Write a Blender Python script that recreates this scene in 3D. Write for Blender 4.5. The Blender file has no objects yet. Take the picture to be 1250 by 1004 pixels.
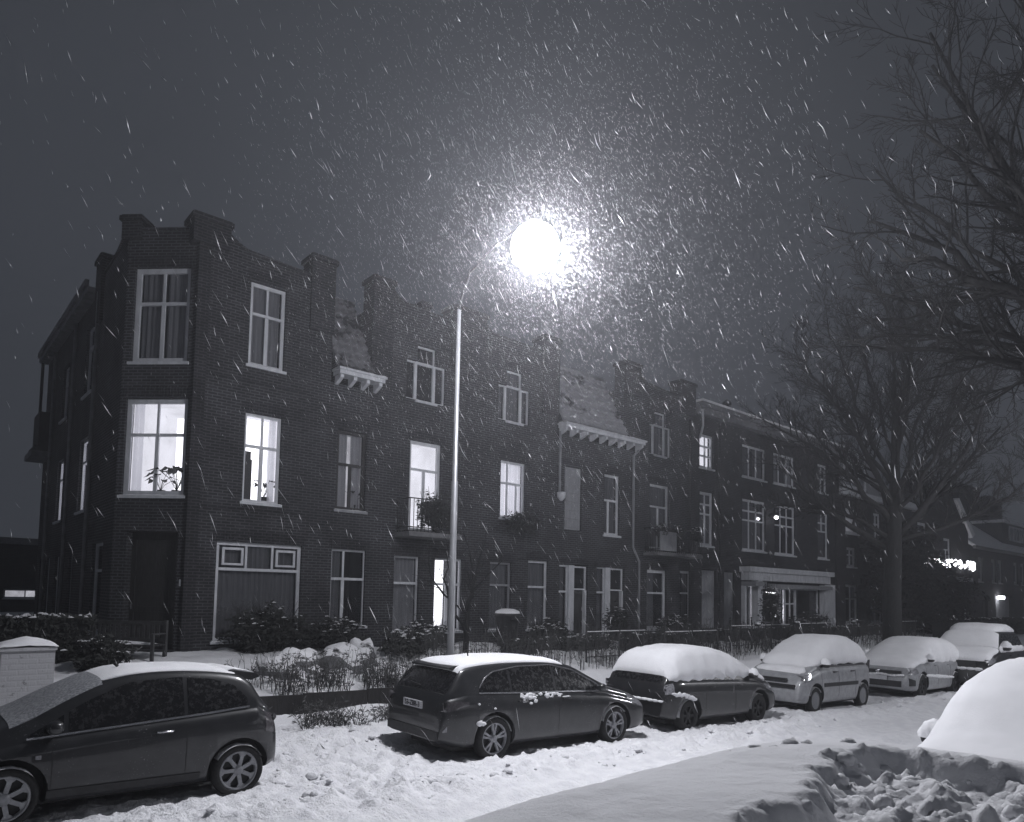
import bpy, math, random
import numpy as np
from mathutils import Vector, Matrix, noise
R=random.Random(7)
SC=bpy.context.scene
COL=SC.collection
PI=math.pi

# ------------------------------------------------------------ materials
MATS={}
def new_mat(name):
    m=bpy.data.materials.new(name); m.use_nodes=True
    nt=m.node_tree
    for n in list(nt.nodes): nt.nodes.remove(n)
    out=nt.nodes.new('ShaderNodeOutputMaterial')
    MATS[name]=m
    return m,nt,out
def principled(nt,out,col,rough=.6,spec=.4,metal=0,coat=0):
    b=nt.nodes.new('ShaderNodeBsdfPrincipled')
    b.inputs['Base Color'].default_value=(*col,1)
    b.inputs['Roughness'].default_value=rough
    b.inputs['Specular IOR Level'].default_value=spec
    b.inputs['Metallic'].default_value=metal
    b.inputs['Coat Weight'].default_value=coat
    nt.links.new(b.outputs[0],out.inputs['Surface'])
    return b
def noise_node(nt,scale,detail=4,coord='Object',rough=.55,stretch=None):
    t=nt.nodes.new('ShaderNodeTexCoord'); n=nt.nodes.new('ShaderNodeTexNoise')
    n.inputs['Scale'].default_value=scale; n.inputs['Detail'].default_value=detail; n.inputs['Roughness'].default_value=rough
    src=t.outputs[coord]
    if stretch:
        mp=nt.nodes.new('ShaderNodeMapping'); mp.inputs['Scale'].default_value=stretch
        nt.links.new(src,mp.inputs[0]); src=mp.outputs[0]
    nt.links.new(src,n.inputs['Vector'])
    return n
def ramp(nt,fac,stops):
    r=nt.nodes.new('ShaderNodeValToRGB')
    while len(r.color_ramp.elements)<len(stops): r.color_ramp.elements.new(.5)
    for e,(p,c) in zip(r.color_ramp.elements,stops):
        e.position=p; e.color=(*c,1) if isinstance(c,tuple) else (c,c,c,1)
    nt.links.new(fac,r.inputs[0]); return r
def bump(nt,b,h,strength=.3,dist=.02,prev=None):
    bp=nt.nodes.new('ShaderNodeBump'); bp.inputs['Strength'].default_value=strength; bp.inputs['Distance'].default_value=dist
    nt.links.new(h,bp.inputs['Height'])
    if prev: nt.links.new(prev.outputs[0],bp.inputs['Normal'])
    nt.links.new(bp.outputs[0],b.inputs['Normal']); return bp
def mixed(name,c1,c2,scale=6,rough=.6,bumpS=0,bscale=60,lo=.35,hi=.65,metal=0,coat=0,spec=.4,stretch=None,bdist=.01,detail=5):
    m,nt,out=new_mat(name); b=principled(nt,out,c1,rough,spec,metal,coat)
    n=noise_node(nt,scale,detail,stretch=stretch); r=ramp(nt,n.outputs[0],[(lo,c1),(hi,c2)])
    nt.links.new(r.outputs[0],b.inputs['Base Color'])
    if bumpS:
        n2=noise_node(nt,bscale,4); bump(nt,b,n2.outputs[0],bumpS,bdist)
    return m
def g(v,t=0): return (v*(1-t),v,v*(1+t*1.6))
mixed('snow',(.80,.80,.82),(.86,.86,.88),3,.75,.5,45,spec=.25,bdist=.012)
mixed('snow_rough',(.74,.74,.77),(.86,.86,.88),5,.8,.9,22,spec=.2,bdist=.03)
mixed('snow_frost',(.16,.165,.18),(.42,.43,.45),38,.7,.5,90,lo=.38,hi=.72,bdist=.006)
def paint_mat(name,c1,c2,speck=.62,sc=.30,rough=.36):
    m,nt,out=new_mat(name); b=principled(nt,out,c1,rough,.4,0,.6)
    n=noise_node(nt,6,5); r=ramp(nt,n.outputs[0],[(.4,c1),(.75,c2)])
    n2=noise_node(nt,46,3,rough=.7); r2=ramp(nt,n2.outputs[0],[(speck,0.0),(speck+.05,1.0)])
    n3=noise_node(nt,2.2,3); r3=ramp(nt,n3.outputs[0],[(.45,0.0),(.7,.8)])
    mu=nt.nodes.new('ShaderNodeMath'); mu.operation='MULTIPLY'; nt.links.new(r2.outputs[0],mu.inputs[0]); nt.links.new(r3.outputs[0],mu.inputs[1])
    mx=nt.nodes.new('ShaderNodeMixRGB'); nt.links.new(mu.outputs[0],mx.inputs[0]); nt.links.new(r.outputs[0],mx.inputs[1]); mx.inputs[2].default_value=(sc,sc,sc*1.04,1)
    nt.links.new(mx.outputs[0],b.inputs['Base Color'])
    ad=nt.nodes.new('ShaderNodeMath'); ad.operation='MULTIPLY_ADD'; ad.inputs[1].default_value=.4; ad.inputs[2].default_value=rough; nt.links.new(mu.outputs[0],ad.inputs[0]); nt.links.new(ad.outputs[0],b.inputs['Roughness'])
paint_mat('paint_dark',(.013,.0135,.0155),(.024,.0245,.027))
paint_mat('paint_black',(.009,.009,.0105),(.018,.018,.02))
mixed('paint_silver',(.20,.205,.22),(.27,.275,.29),9,.42,coat=.4,spec=.5)
mixed('paint_light',(.26,.265,.28),(.36,.365,.38),9,.4,coat=.5,spec=.5)
mixed('black_plastic',(.012,.012,.013),(.025,.025,.027),20,.55,.2,80)
mixed('tyre',(.012,.012,.012),(.022,.022,.023),30,.85,.3,60)
mixed('alloy',(.22,.225,.24),(.34,.345,.36),14,.38,metal=.25)
mixed('chrome',(.5,.5,.52),(.65,.65,.67),14,.25,metal=.9)
mixed('lamp_lens',(.16,.16,.17),(.3,.3,.32),30,.15,coat=1)
mixed('tail_lens',(.05,.045,.05),(.09,.085,.09),30,.2,coat=1)
mixed('white_paint',(.48,.49,.52),(.60,.61,.64),7,.55,.1,40,stretch=(1,1,.3))
mixed('grey_paint',(.20,.205,.22),(.27,.275,.29),7,.55,.1,40,stretch=(1,1,.3))
mixed('dark_wood',(.015,.014,.014),(.03,.029,.03),9,.6,.3,30,stretch=(4,4,.6))
mixed('bench_wood',(.03,.03,.031),(.06,.06,.062),9,.7,.3,30)
mixed('soffit',(.13,.132,.14),(.19,.192,.205),4,.7)
mixed('curtain',(.16,.165,.18),(.34,.345,.37),1.0,.9,stretch=(26,26,.4),lo=.3,hi=.7)
mixed('curtain_dim',(.07,.072,.08),(.15,.153,.165),1.0,.9,stretch=(22,22,.4),lo=.3,hi=.7)
mixed('net_curtain',(.5,.5,.53),(.75,.75,.78),1.0,.9,stretch=(30,30,.4),lo=.3,hi=.7)
def curtain_mat(name,c1,c2,tr):
    m=mixed(name,c1,c2,1.0,.9,stretch=(28,28,.4),lo=.3,hi=.7); nt=m.node_tree; out=[n for n in nt.nodes if n.type=='OUTPUT_MATERIAL'][0]; b=[n for n in nt.nodes if n.type=='BSDF_PRINCIPLED'][0]
    t=nt.nodes.new('ShaderNodeBsdfTranslucent'); t.inputs[0].default_value=(.8,.8,.84,1); mx=nt.nodes.new('ShaderNodeMixShader'); mx.inputs[0].default_value=tr
    nt.links.new(b.outputs[0],mx.inputs[1]); nt.links.new(t.outputs[0],mx.inputs[2]); nt.links.new(mx.outputs[0],out.inputs['Surface'])
curtain_mat('net_curtain',(.5,.5,.53),(.75,.75,.78),.6)
curtain_mat('curtain',(.16,.165,.18),(.34,.345,.37),.25)
mixed('dark_room',(.006,.006,.007),(.022,.022,.025),2.2,.8)
mixed('room_white',(.72,.72,.74),(.8,.8,.82),2,.8)
mixed('bark',(.006,.006,.0065),(.017,.017,.018),7,.9,.8,20,stretch=(3,3,.7),bdist=.03)
mixed('twig',(.006,.006,.0065),(.014,.014,.015),7,.85)
mixed('leaf_dark',(.012,.013,.012),(.04,.042,.04),9,.7)
mixed('dry_plant',(.03,.03,.03),(.09,.09,.092),9,.8)
mixed('galvanised',(.22,.225,.24),(.36,.365,.38),5,.42,.1,50,metal=.55,stretch=(1,1,.25))
mixed('black_iron',(.012,.012,.013),(.03,.03,.032),12,.55)
mixed('asphalt',(.03,.03,.032),(.055,.055,.058),12,.85,.3,60)
mixed('concrete',(.10,.10,.105),(.17,.17,.178),6,.8,.3,50)
mixed('terrace_render',(.07,.071,.076),(.1,.101,.108),3,.85,.3,40)
mixed('bin_plastic',(.012,.012,.013),(.024,.024,.026),9,.5)

def brick_mat(name,c1,c2,mortar,scale=1.0,mort=.013,snow=0):
    m,nt,out=new_mat(name); b=principled(nt,out,c1,.85,.25)
    uv=nt.nodes.new('ShaderNodeTexCoord'); br=nt.nodes.new('ShaderNodeTexBrick')
    nt.links.new(uv.outputs['UV'],br.inputs['Vector'])
    br.inputs['Color1'].default_value=(*c1,1); br.inputs['Color2'].default_value=(*c2,1); br.inputs['Mortar'].default_value=(*mortar,1)
    br.inputs['Scale'].default_value=scale; br.inputs['Mortar Size'].default_value=mort; br.inputs['Mortar Smooth'].default_value=.2
    br.inputs['Brick Width'].default_value=.23; br.inputs['Row Height'].default_value=.075; br.inputs['Bias'].default_value=-.1
    n=noise_node(nt,.8,9,'UV',.68); r=ramp(nt,n.outputs[0],[(.3,(.5,.5,.51)),(.52,(1.0,1.0,1.0)),(.72,(1.5,1.5,1.53))])
    mx=nt.nodes.new('ShaderNodeMixRGB'); mx.blend_type='MULTIPLY'; mx.inputs[0].default_value=1
    nt.links.new(br.outputs['Color'],mx.inputs[1]); nt.links.new(r.outputs[0],mx.inputs[2])
    last=mx.outputs[0]
    if snow:
        n3=noise_node(nt,9,6,'UV',.7); r3=ramp(nt,n3.outputs[0],[(.30,0.0),(.42,1.0)])
        m2=nt.nodes.new('ShaderNodeMixRGB'); nt.links.new(r3.outputs[0],m2.inputs[0]); nt.links.new(last,m2.inputs[1]); m2.inputs[2].default_value=(.5,.5,.52,1); last=m2.outputs[0]
    nt.links.new(last,b.inputs['Base Color'])
    n2=noise_node(nt,70,3,'UV')
    ad=nt.nodes.new('ShaderNodeMath'); ad.operation='MULTIPLY_ADD'; ad.inputs[1].default_value=-1.0
    nt.links.new(br.outputs['Fac'],ad.inputs[0]); nt.links.new(n2.outputs[0],ad.inputs[2])
    bump(nt,b,ad.outputs[0],.7,.012)
    return m
brick_mat('brick',(.018,.018,.020),(.034,.034,.037),(.075,.076,.083))
brick_mat('brick_far',(.017,.017,.019),(.028,.028,.031),(.045,.045,.05))
brick_mat('brick_trim',(.014,.014,.016),(.025,.025,.028),(.05,.05,.055))
brick_mat('brick_snowy',(.12,.12,.125),(.16,.16,.165),(.28,.28,.3),snow=1)

# glass: thin pane, mirror-like at grazing angles
def glass_mat(name,tint=.93,gl=.05):
    m,nt,out=new_mat(name)
    tr=nt.nodes.new('ShaderNodeBsdfTransparent'); tr.inputs[0].default_value=(tint,tint,tint,1)
    gs=nt.nodes.new('ShaderNodeBsdfGlossy'); gs.inputs['Roughness'].default_value=.06; gs.inputs[0].default_value=(.8,.8,.85,1)
    lw=nt.nodes.new('ShaderNodeLayerWeight'); lw.inputs[0].default_value=.5; pw=nt.nodes.new('ShaderNodeMath'); pw.operation='POWER'; pw.inputs[1].default_value=4; nt.links.new(lw.outputs['Facing'],pw.inputs[0])
    ad=nt.nodes.new('ShaderNodeMath'); ad.operation='MULTIPLY_ADD'; ad.inputs[1].default_value=.6; ad.inputs[2].default_value=gl; nt.links.new(pw.outputs[0],ad.inputs[0])
    mx=nt.nodes.new('ShaderNodeMixShader'); nt.links.new(ad.outputs[0],mx.inputs[0]); nt.links.new(tr.outputs[0],mx.inputs[1]); nt.links.new(gs.outputs[0],mx.inputs[2])
    nt.links.new(mx.outputs[0],out.inputs['Surface']); return m
glass_mat('pane_glass')
m,nt,out=new_mat('car_glass'); b=principled(nt,out,(.008,.008,.009),.12,.6)
n=noise_node(nt,17,9,rough=.75); r=ramp(nt,n.outputs[0],[(.5,(.006,.006,.007)),(.8,(.03,.03,.033))]); nt.links.new(r.outputs[0],b.inputs['Base Color'])
r2=ramp(nt,n.outputs[0],[(.4,.1),(.7,.5)]); nt.links.new(r2.outputs[0],b.inputs['Roughness'])
def emit_mat(name,col,strength,var=0,scale=1.5):
    m,nt,out=new_mat(name); e=nt.nodes.new('ShaderNodeEmission'); e.inputs[0].default_value=(*col,1); e.inputs[1].default_value=strength
    if var:
        n=noise_node(nt,scale,3); r=ramp(nt,n.outputs[0],[(.3,tuple(c*(1-var) for c in col)),(.7,col)]); nt.links.new(r.outputs[0],e.inputs[0])
    nt.links.new(e.outputs[0],out.inputs['Surface']); return m
emit_mat('lit_room',(.93,.93,1.0),3.0,.2,1.3)
emit_mat('glow_wall',(.9,.9,1.0),1.3,.25,1.2)  # room walls glow themselves in place of lamplight falling on them
emit_mat('lit_room_dim',(.9,.9,1.0),.7,.6,1.3)
emit_mat('bulb',(.95,.95,1.0),14)
emit_mat('fairy_bulb',(.95,.95,1.0),9)
emit_mat('street_lens',(.95,.95,1.0),60)

def tile_mat(name,c,bare):
    m,nt,out=new_mat(name); b=principled(nt,out,(.03,.03,.03),.7,.3)
    n=noise_node(nt,.9,7,rough=.62); r=ramp(nt,n.outputs[0],[(bare,(.03,.03,.032)),(bare+.10,(c,c,c*1.06))]); nt.links.new(r.outputs[0],b.inputs['Base Color']); return m
tile_mat('roof_tile',.20,.42)
tile_mat('roof_tile_snowy',.34,.34)

# ------------------------------------------------------------ mesh helper
class MB:
    def __init__(s): s.v=[]; s.f=[]; s.m=[]; s.sm=[]
    def add(s,vs,fs,mi=0,smooth=False):
        o=len(s.v); s.v.extend([tuple(v) for v in vs]); s.f.extend([tuple(i+o for i in f) for f in fs]); s.m.extend([mi]*len(fs)); s.sm.extend([smooth]*len(fs)); return s
    def box(s,a,b,mi=0):
        x0,y0,z0=a; x1,y1,z1=b
        vs=[(x0,y0,z0),(x1,y0,z0),(x1,y1,z0),(x0,y1,z0),(x0,y0,z1),(x1,y0,z1),(x1,y1,z1),(x0,y1,z1)]
        return s.add(vs,BOXF,mi)
    def grid(s,pts,mi=0,smooth=True,flip=False):
        n=len(pts); m_=len(pts[0]); vs=[p for row in pts for p in row]; fs=[]
        for i in range(n-1):
            for j in range(m_-1):
                q=(i*m_+j,i*m_+j+1,(i+1)*m_+j+1,(i+1)*m_+j)
                fs.append(q[::-1] if flip else q)
        return s.add(vs,fs,mi,smooth)
    def tube(s,pts,rads,n=8,mi=0,cap=True,smooth=True):
        rings=[]; up=Vector((0,0,1)); pts=[Vector(p) for p in pts]
        if not hasattr(rads,'__len__'): rads=[rads]*len(pts)
        ref=None
        for i,p in enumerate(pts):
            d=(pts[min(i+1,len(pts)-1)]-pts[max(i-1,0)]); 
            if d.length<1e-9: d=Vector((0,0,1))
            d.normalize()
            if ref is None: ref=d.orthogonal().normalized()
            ref=(ref-d*ref.dot(d)); 
            if ref.length<1e-6: ref=d.orthogonal()
            ref.normalize(); bi=d.cross(ref)
            rings.append([p+(ref*math.cos(2*PI*k/n)+bi*math.sin(2*PI*k/n))*rads[i] for k in range(n)])
        vs=[v for r_ in rings for v in r_]; fs=[]
        for i in range(len(rings)-1):
            for k in range(n):
                k2=(k+1)%n; fs.append((i*n+k,i*n+k2,(i+1)*n+k2,(i+1)*n+k))
        if cap: fs.append(tuple(range(n))[::-1]); fs.append(tuple((len(rings)-1)*n+k for k in range(n)))
        return s.add(vs,fs,mi,smooth)
    def lathe(s,prof,n=24,c=(0,0,0),axis='z',mi=0,smooth=True):
        vs=[]; fs=[]
        for (r_,h) in prof:
            for k in range(n):
                a=2*PI*k/n; x,y=r_*math.cos(a),r_*math.sin(a)
                p=(x,y,h) if axis=='z' else (x,h,y) if axis=='y' else (h,x,y)
                vs.append((p[0]+c[0],p[1]+c[1],p[2]+c[2]))
        for i in range(len(prof)-1):
            for k in range(n):
                k2=(k+1)%n; q=(i*n+k,i*n+k2,(i+1)*n+k2,(i+1)*n+k); fs.append(q if axis!='y' else q[::-1])
        return s.add(vs,fs,mi,smooth)
    def prism(s,poly,axis_pts,mi=0):
        """poly: list of 3D points (front), axis_pts: offset vector to the back"""
        n=len(poly); o=Vector(axis_pts); vs=[Vector(p) for p in poly]+[Vector(p)+o for p in poly]
        fs=[tuple(range(n)),tuple(range(2*n-1,n-1,-1))]+[(i,i+n,(i+1)%n+n,(i+1)%n) for i in range(n)]
        return s.add(vs,fs,mi)
    def build(s,name,mats,parent=None,uv=False,fix=False):
        me=bpy.data.meshes.new(name); me.from_pydata(s.v,[],s.f)
        if isinstance(mats,str): mats=[mats]
        for k in mats: me.materials.append(MATS[k])
        me.polygons.foreach_set('material_index',s.m); me.polygons.foreach_set('use_smooth',s.sm)
        if fix:
            import bmesh
            bm=bmesh.new(); bm.from_mesh(me); bmesh.ops.recalc_face_normals(bm,faces=bm.faces); bm.to_mesh(me); bm.free()
        me.update()
        if uv:
            ul=me.uv_layers.new(name='uv'); data=ul.data
            for p in me.polygons:
                nx,ny,nz=p.normal
                if abs(nz)>.75:
                    for li in p.loop_indices:
                        c=me.vertices[me.loops[li].vertex_index].co; data[li].uv=(c.x,c.y)
                else:
                    L=math.hypot(nx,ny) or 1; tx,ty=-ny/L,nx/L
                    for li in p.loop_indices:
                        c=me.vertices[me.loops[li].vertex_index].co; data[li].uv=(c.x*tx+c.y*ty,c.z)
        o=bpy.data.objects.new(name,me); COL.objects.link(o)
        if parent is not None: o.parent=parent
        return o
BOXF=[(0,3,2,1),(4,5,6,7),(0,1,5,4),(1,2,6,5),(2,3,7,6),(3,0,4,7)]
def tag(o,label=None,cat=None,group=None,kind=None):
    if label: o['label']=label
    if cat: o['category']=cat
    if group: o['group']=group
    if kind: o['kind']=kind
    return o
def empty(name,loc,rz=0,label=None,cat=None,group=None):
    o=bpy.data.objects.new(name,None); COL.objects.link(o); o.location=loc; o.rotation_euler=(0,0,rz); o.empty_display_size=.2
    return tag(o,label,cat,group)

# ------------------------------------------------------------ terrain heights
def zroad(x): return -.022*max(0,min(x,45)-3)
def fbm(x,y,s,o=3): return noise.fractal(Vector((x*s,y*s,1.7)),1.0,2.0,o)
def smooth(a,b,x):
    t=max(0,min(1,(x-a)/(b-a))); return t*t*(3-2*t)
def ground_z(x,y,detail=True):
    z=zroad(x)
    # pavement and raised garden
    z+= .10*smooth(9.9,10.15,y)
    gd=smooth(11.95,12.1,y)
    zg=.44+.40*smooth(12.2,16.6,y)
    if y>11.9: z=z*(1-gd)+zg*gd if x<13 else z+(zg-z)*smooth(11.9,12.3,y)
    if y<1.2: z+=.1*smooth(1.2,1.0,y)
    if detail and x<45:
        a=.012
        # soft wheel ruts along the carriageway
        for yr,w,d in ((3.9,.22,.05),(5.35,.22,.055),(6.2,.2,.035),(4.75,.15,.025)):
            yy=y-yr-.12*math.sin(x*.32+yr)-.25*smooth(8,30,x)
            z-=d*math.exp(-(yy/w)**2)*(1+.4*fbm(x,y,.9,2)); z+=d*.7*math.exp(-((yy-w*1.9)/(w*.7))**2)+d*.5*math.exp(-((yy+w*1.9)/(w*.7))**2)
        # churned edge along the parked cars
        e=math.exp(-((y-7.35-.15*math.sin(x*.9))/.42)**2)
        f1=fbm(x,y,2.1,4); f2=fbm(x+9,y,6.5,4)
        z+=e*(.085+.10*f1+.11*abs(f2)+.05*max(0,fbm(x,y,13,3)))
        k=smooth(7.6,8.3,y)*(1-smooth(11.2,12.0,y))
        z+=k*(.04*f1+.075*abs(f2)+.03*fbm(x,y,15,2))
        z+=.006*fbm(x,y,4,3)+.02*fbm(x,y,.5,2)
        # walked snow between the first two cars
        q=math.exp(-((x-4.9)/.9)**2)*smooth(6.4,7.6,y)*(1-smooth(10.5,11.6,y))
        z+=q*(.10*f2+.05*abs(f1))+.02*smooth(3,7,y)*max(0,fbm(x+3,y,9,3))
        # bare dip below each parked car
        for cx,hw in ((1.9,1.7),(8.5,1.9),(13.6,1.9),(18.0,1.5),(24.5,1.9),(30.5,2.0)):
            z-=.05*smooth(0,.35,min(hw-abs(x-cx),.9-abs(y-9.15)))
        z+=.13*smooth(12.1,12.5,y)*fbm(x,y,.9,3)
    return z
def frange(a,b,st):
    n=max(1,int(round((b-a)/st))); return [a+(b-a)*i/n for i in range(n)]
def terrain(name,xs,ys,mat,detail=True):
    pts=[[(x,y,ground_z(x,y,detail)) for y in ys] for x in xs]
    mb=MB(); mb.grid(pts,0,True,flip=True); o=mb.build(name,mat); tag(o,kind='structure'); return o
xs=frange(-6,-1,.4)+frange(-1,15,.055)+frange(15,26,.11)+frange(26,45,.3)+frange(45,140,2.5)+[140]
terrain('road',xs,[-6]+frange(-5,1.2,.6)+frange(1.2,3.2,.15)+frange(3.2,10.0,.055)+[10.0],'snow_rough')
xs2=frange(-6,-1,.4)+frange(-1,16,.08)+frange(16,45,.3)+frange(45,140,2.5)+[140]
terrain('pavement',xs2,frange(10.0,11.95,.075)+[11.95],'snow_rough')
terrain('garden_ground',xs2,frange(11.95,12.6,.09)+frange(12.6,17.8,.16)+frange(17.8,26,1)+[26],'snow')
terrain('ground',frange(-260,400,12)+[400],[26,40,60,90,130,200,320],'snow',False)
mb=MB(); zz=-.35
mb.add([(-260,-200,-.3),(-6.2,-200,-.3),(-6.2,26,-.3),(-260,26,-.3)],[(0,1,2,3)])
mb.add([(-6.2,-200,-1.4),(400,-200,-1.4),(400,26,-1.4),(-6.2,26,-1.4)],[(0,1,2,3)])
tag(mb.build('far_ground','snow'),kind='structure')

# ------------------------------------------------------------ facade helpers
class Fr:
    """facade frame: u along the wall, d outward, z up"""
    def __init__(s,o,u,n): s.o=Vector(o); s.u=Vector(u).normalized(); s.n=Vector(n).normalized()
    def p(s,u,d,z): v=s.o+s.u*u+s.n*d; return (v.x,v.y,z)
    def box(s,mb,u0,u1,d0,d1,z0,z1,mi=0):
        vs=[s.p(u0,d0,z0),s.p(u1,d0,z0),s.p(u1,d1,z0),s.p(u0,d1,z0),s.p(u0,d0,z1),s.p(u1,d0,z1),s.p(u1,d1,z1),s.p(u0,d1,z1)]
        # orientation: u x n vs z
        f=BOXF if s.u.cross(s.n).z>0 else [q[::-1] for q in BOXF]
        return mb.add(vs,f,mi)
def wall_panel(mb,fr,u0,u1,z0,z1,ops,th=.32,mi=0):
    us=sorted({u0,u1}|{o[0] for o in ops}|{o[1] for o in ops}); zs=sorted({z0,z1}|{o[2] for o in ops}|{o[3] for o in ops})
    us=[u for u in us if u0<=u<=u1]; zs=[z for z in zs if z0<=z<=z1]
    nu,nz=len(us),len(zs)
    flip=fr.u.cross(fr.n).z>0
    def hole(i,j):
        if i<0 or j<0 or i>=nu-1 or j>=nz-1: return True
        cu,cz=(us[i]+us[i+1])/2,(zs[j]+zs[j+1])/2
        return any(o[0]<cu<o[1] and o[2]<cz<o[3] for o in ops)
    for i in range(nu-1):
        for j in range(nz-1):
            if hole(i,j): continue
            a,b,c,d=us[i],us[i+1],zs[j],zs[j+1]
            F=[fr.p(a,0,c),fr.p(b,0,c),fr.p(b,0,d),fr.p(a,0,d)]; B=[fr.p(a,-th,c),fr.p(b,-th,c),fr.p(b,-th,d),fr.p(a,-th,d)]
            fs=[]
            V=F+B
            fs.append((0,1,2,3)); fs.append((7,6,5,4))
            if hole(i-1,j): fs.append((0,3,7,4))
            if hole(i+1,j): fs.append((1,5,6,2))
            if hole(i,j-1): fs.append((0,4,5,1))
            if hole(i,j+1): fs.append((3,2,6,7))
            if flip: fs=[f[::-1] for f in fs]
            mb.add(V,fs,mi)
def window(fr,parent,u0,u1,z0,z1,rows,lit=None,mat='white_paint',bar=.07,curtain=None,name='window',sill=True,depth=.09,room=.9,pane=True,plain_gap=0):
    """rows: list of (fraction of height from the top, number of columns)"""
    mb=MB(); d0,d1=-depth-.06,-depth
    fr.box(mb,u0,u0+bar,d0,d1,z0,z1); fr.box(mb,u1-bar,u1,d0,d1,z0,z1)
    fr.box(mb,u0+bar,u1-bar,d0,d1,z1-bar,z1); fr.box(mb,u0+bar,u1-bar,d0,d1,z0,z0+bar)
    H=z1-z0-2*bar; zc=z1-bar; W=u1-u0-2*bar
    for i,(f,nc) in enumerate(rows):
        zb=zc-H*f
        if i<len(rows)-1:
            fr.box(mb,u0+bar,u1-bar,d0+.004,d1+.012,zb-.035,zb+.035)
        if isinstance(nc,(int,float)): cuts=[k/nc for k in range(1,int(nc))]
        else: cuts=nc
        for k in cuts:
            c=u0+bar+W*k; bw=.028 if len(cuts)>1 or i==0 else .045
            fr.box(mb,c-bw,c+bw,d0+.008,d1-.006,max(zb,z0+bar)+(.035 if i<len(rows)-1 else 0),zc-(.035 if i>0 else 0))
        zc=zb
    w=mb.build(name,mat,parent,fix=True)
    if pane:
        pm=MB(); fr.box(pm,u0+bar,u1-bar,d0+.022,d0+.028,z0+bar,z1-bar); pm.build('pane','pane_glass',w,fix=True)
    if sill:
        sm=MB(); fr.box(sm,u0-.06,u1+.06,-depth+.001,.05,z0-.07,z0-.002); sm.build('sill',mat if mat!='dark_wood' else 'grey_paint',w,fix=True)
        sn=MB(); 
        n_=12; rowa=[];rowb=[];rowt=[]
        for k in range(n_+1):
            u=u0-.03+(u1-u0+.06)*k/n_; h=.012+.03*abs(noise.noise(Vector((u*5,z0*3,1)))); 
            rowa.append(fr.p(u,.045,z0-.004)); rowt.append(fr.p(u,-.01,z0+h)); rowb.append(fr.p(u,-depth+.004,z0+h*.8))
        sn.grid([rowa,rowt,rowb],0,True); sn.build('sill_snow','snow',w)
    # the room behind
    rm=MB(); a,b,c,d=u0-.12,u1+.12,z0-.12,z1+.12; n0,n1=-depth-.24,-depth-.24-room
    P=fr.p
    inner=[[P(a,n0,c),P(a,n1,c),P(a,n1,d),P(a,n0,d)],[P(b,n0,c),P(b,n0,d),P(b,n1,d),P(b,n1,c)],[P(a,n0,d),P(a,n1,d),P(b,n1,d),P(b,n0,d)],[P(a,n0,c),P(b,n0,c),P(b,n1,c),P(a,n1,c)]]
    for q in inner: rm.add(q,[(0,1,2,3)],0)
    rm.add([P(a,n1,c),P(b,n1,c),P(b,n1,d),P(a,n1,d)],[(0,1,2,3)],1)
    mats={None:['dark_room','dark_room'],'on':['glow_wall','lit_room'],'dim':['room_white','lit_room_dim']}[lit]
    rm.build('room',mats,w)
    if curtain:
        kind,parts=curtain
        for (ca,cb) in parts:
            cm=MB(); ua=u0+bar+(u1-u0-2*bar)*ca; ub=u0+bar+(u1-u0-2*bar)*cb; n_=max(6,int((ub-ua)/.035))
            top=[];bot=[]
            for k in range(n_+1):
                u=ua+(ub-ua)*k/n_; dd=-depth-.13+.022*math.sin(u*46+z0)+.008*math.sin(u*111)
                top.append(P(u,dd,z1-.03)); bot.append(P(u,dd*1.0,z0+.05))
            cm.grid([top,bot],0,True); cm.build('curtain',kind,w)
    return w
def door(fr,parent,u0,u1,z0,z1,mat='dark_wood',depth=.14,panels=2,glass=False):
    mb=MB(); fr.box(mb,u0,u1,-depth-.05,-depth,z0,z1)
    H=z1-z0; W=u1-u0
    for k in range(panels):
        a=z0+.12+(H-.2)*k/panels; b=z0+(H-.2)*(k+1)/panels+.02
        for (x0,x1,y0,y1) in ((u0+.1,u1-.1,a,a+.025),(u0+.1,u1-.1,b-.025,b),(u0+.1,u0+.125,a+.025,b-.025),(u1-.125,u1-.1,a+.025,b-.025)):
            fr.box(mb,x0,x1,-depth,-depth+.015,y0,y1)
    d=mb.build('door',mat,parent,fix=True)
    hb=MB(); fr.box(hb,u1-.09,u1-.05,-depth+.002,-depth+.05,z0+.95,z0+1.1); hb.build('handle','chrome',d,fix=True)
    return d
def arch(mb,fr,u0,u1,z,h=.24,mi=0):
    # soldier course of upright bricks over an opening, slightly proud
    n=max(3,int((u1-u0+.2)/.075)); w=(u1-u0+.2)/n
    for k in range(n):
        u=u0-.1+w*k; rise=.05*(1-((k+.5-n/2)/(n/2))**2)
        fr.box(mb,u+.006,u+w-.006,.001,.014+.004*(k%2),z+.01+rise,z+h+rise,mi)
def pier(mb,fr,u0,u1,z0,z1,proud=.1,back=.45,mi=0,cap=True):
    fr.box(mb,u0,u1,-back,proud,z0,z1-.16,mi)
    if cap:
        fr.box(mb,u0-.05,u1+.05,-back-.05,proud+.05,z1-.16,z1-.04,mi)
        fr.box(mb,u0-.01,u1+.01,-back,proud+.01,z1-.04,z1,mi)
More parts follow.
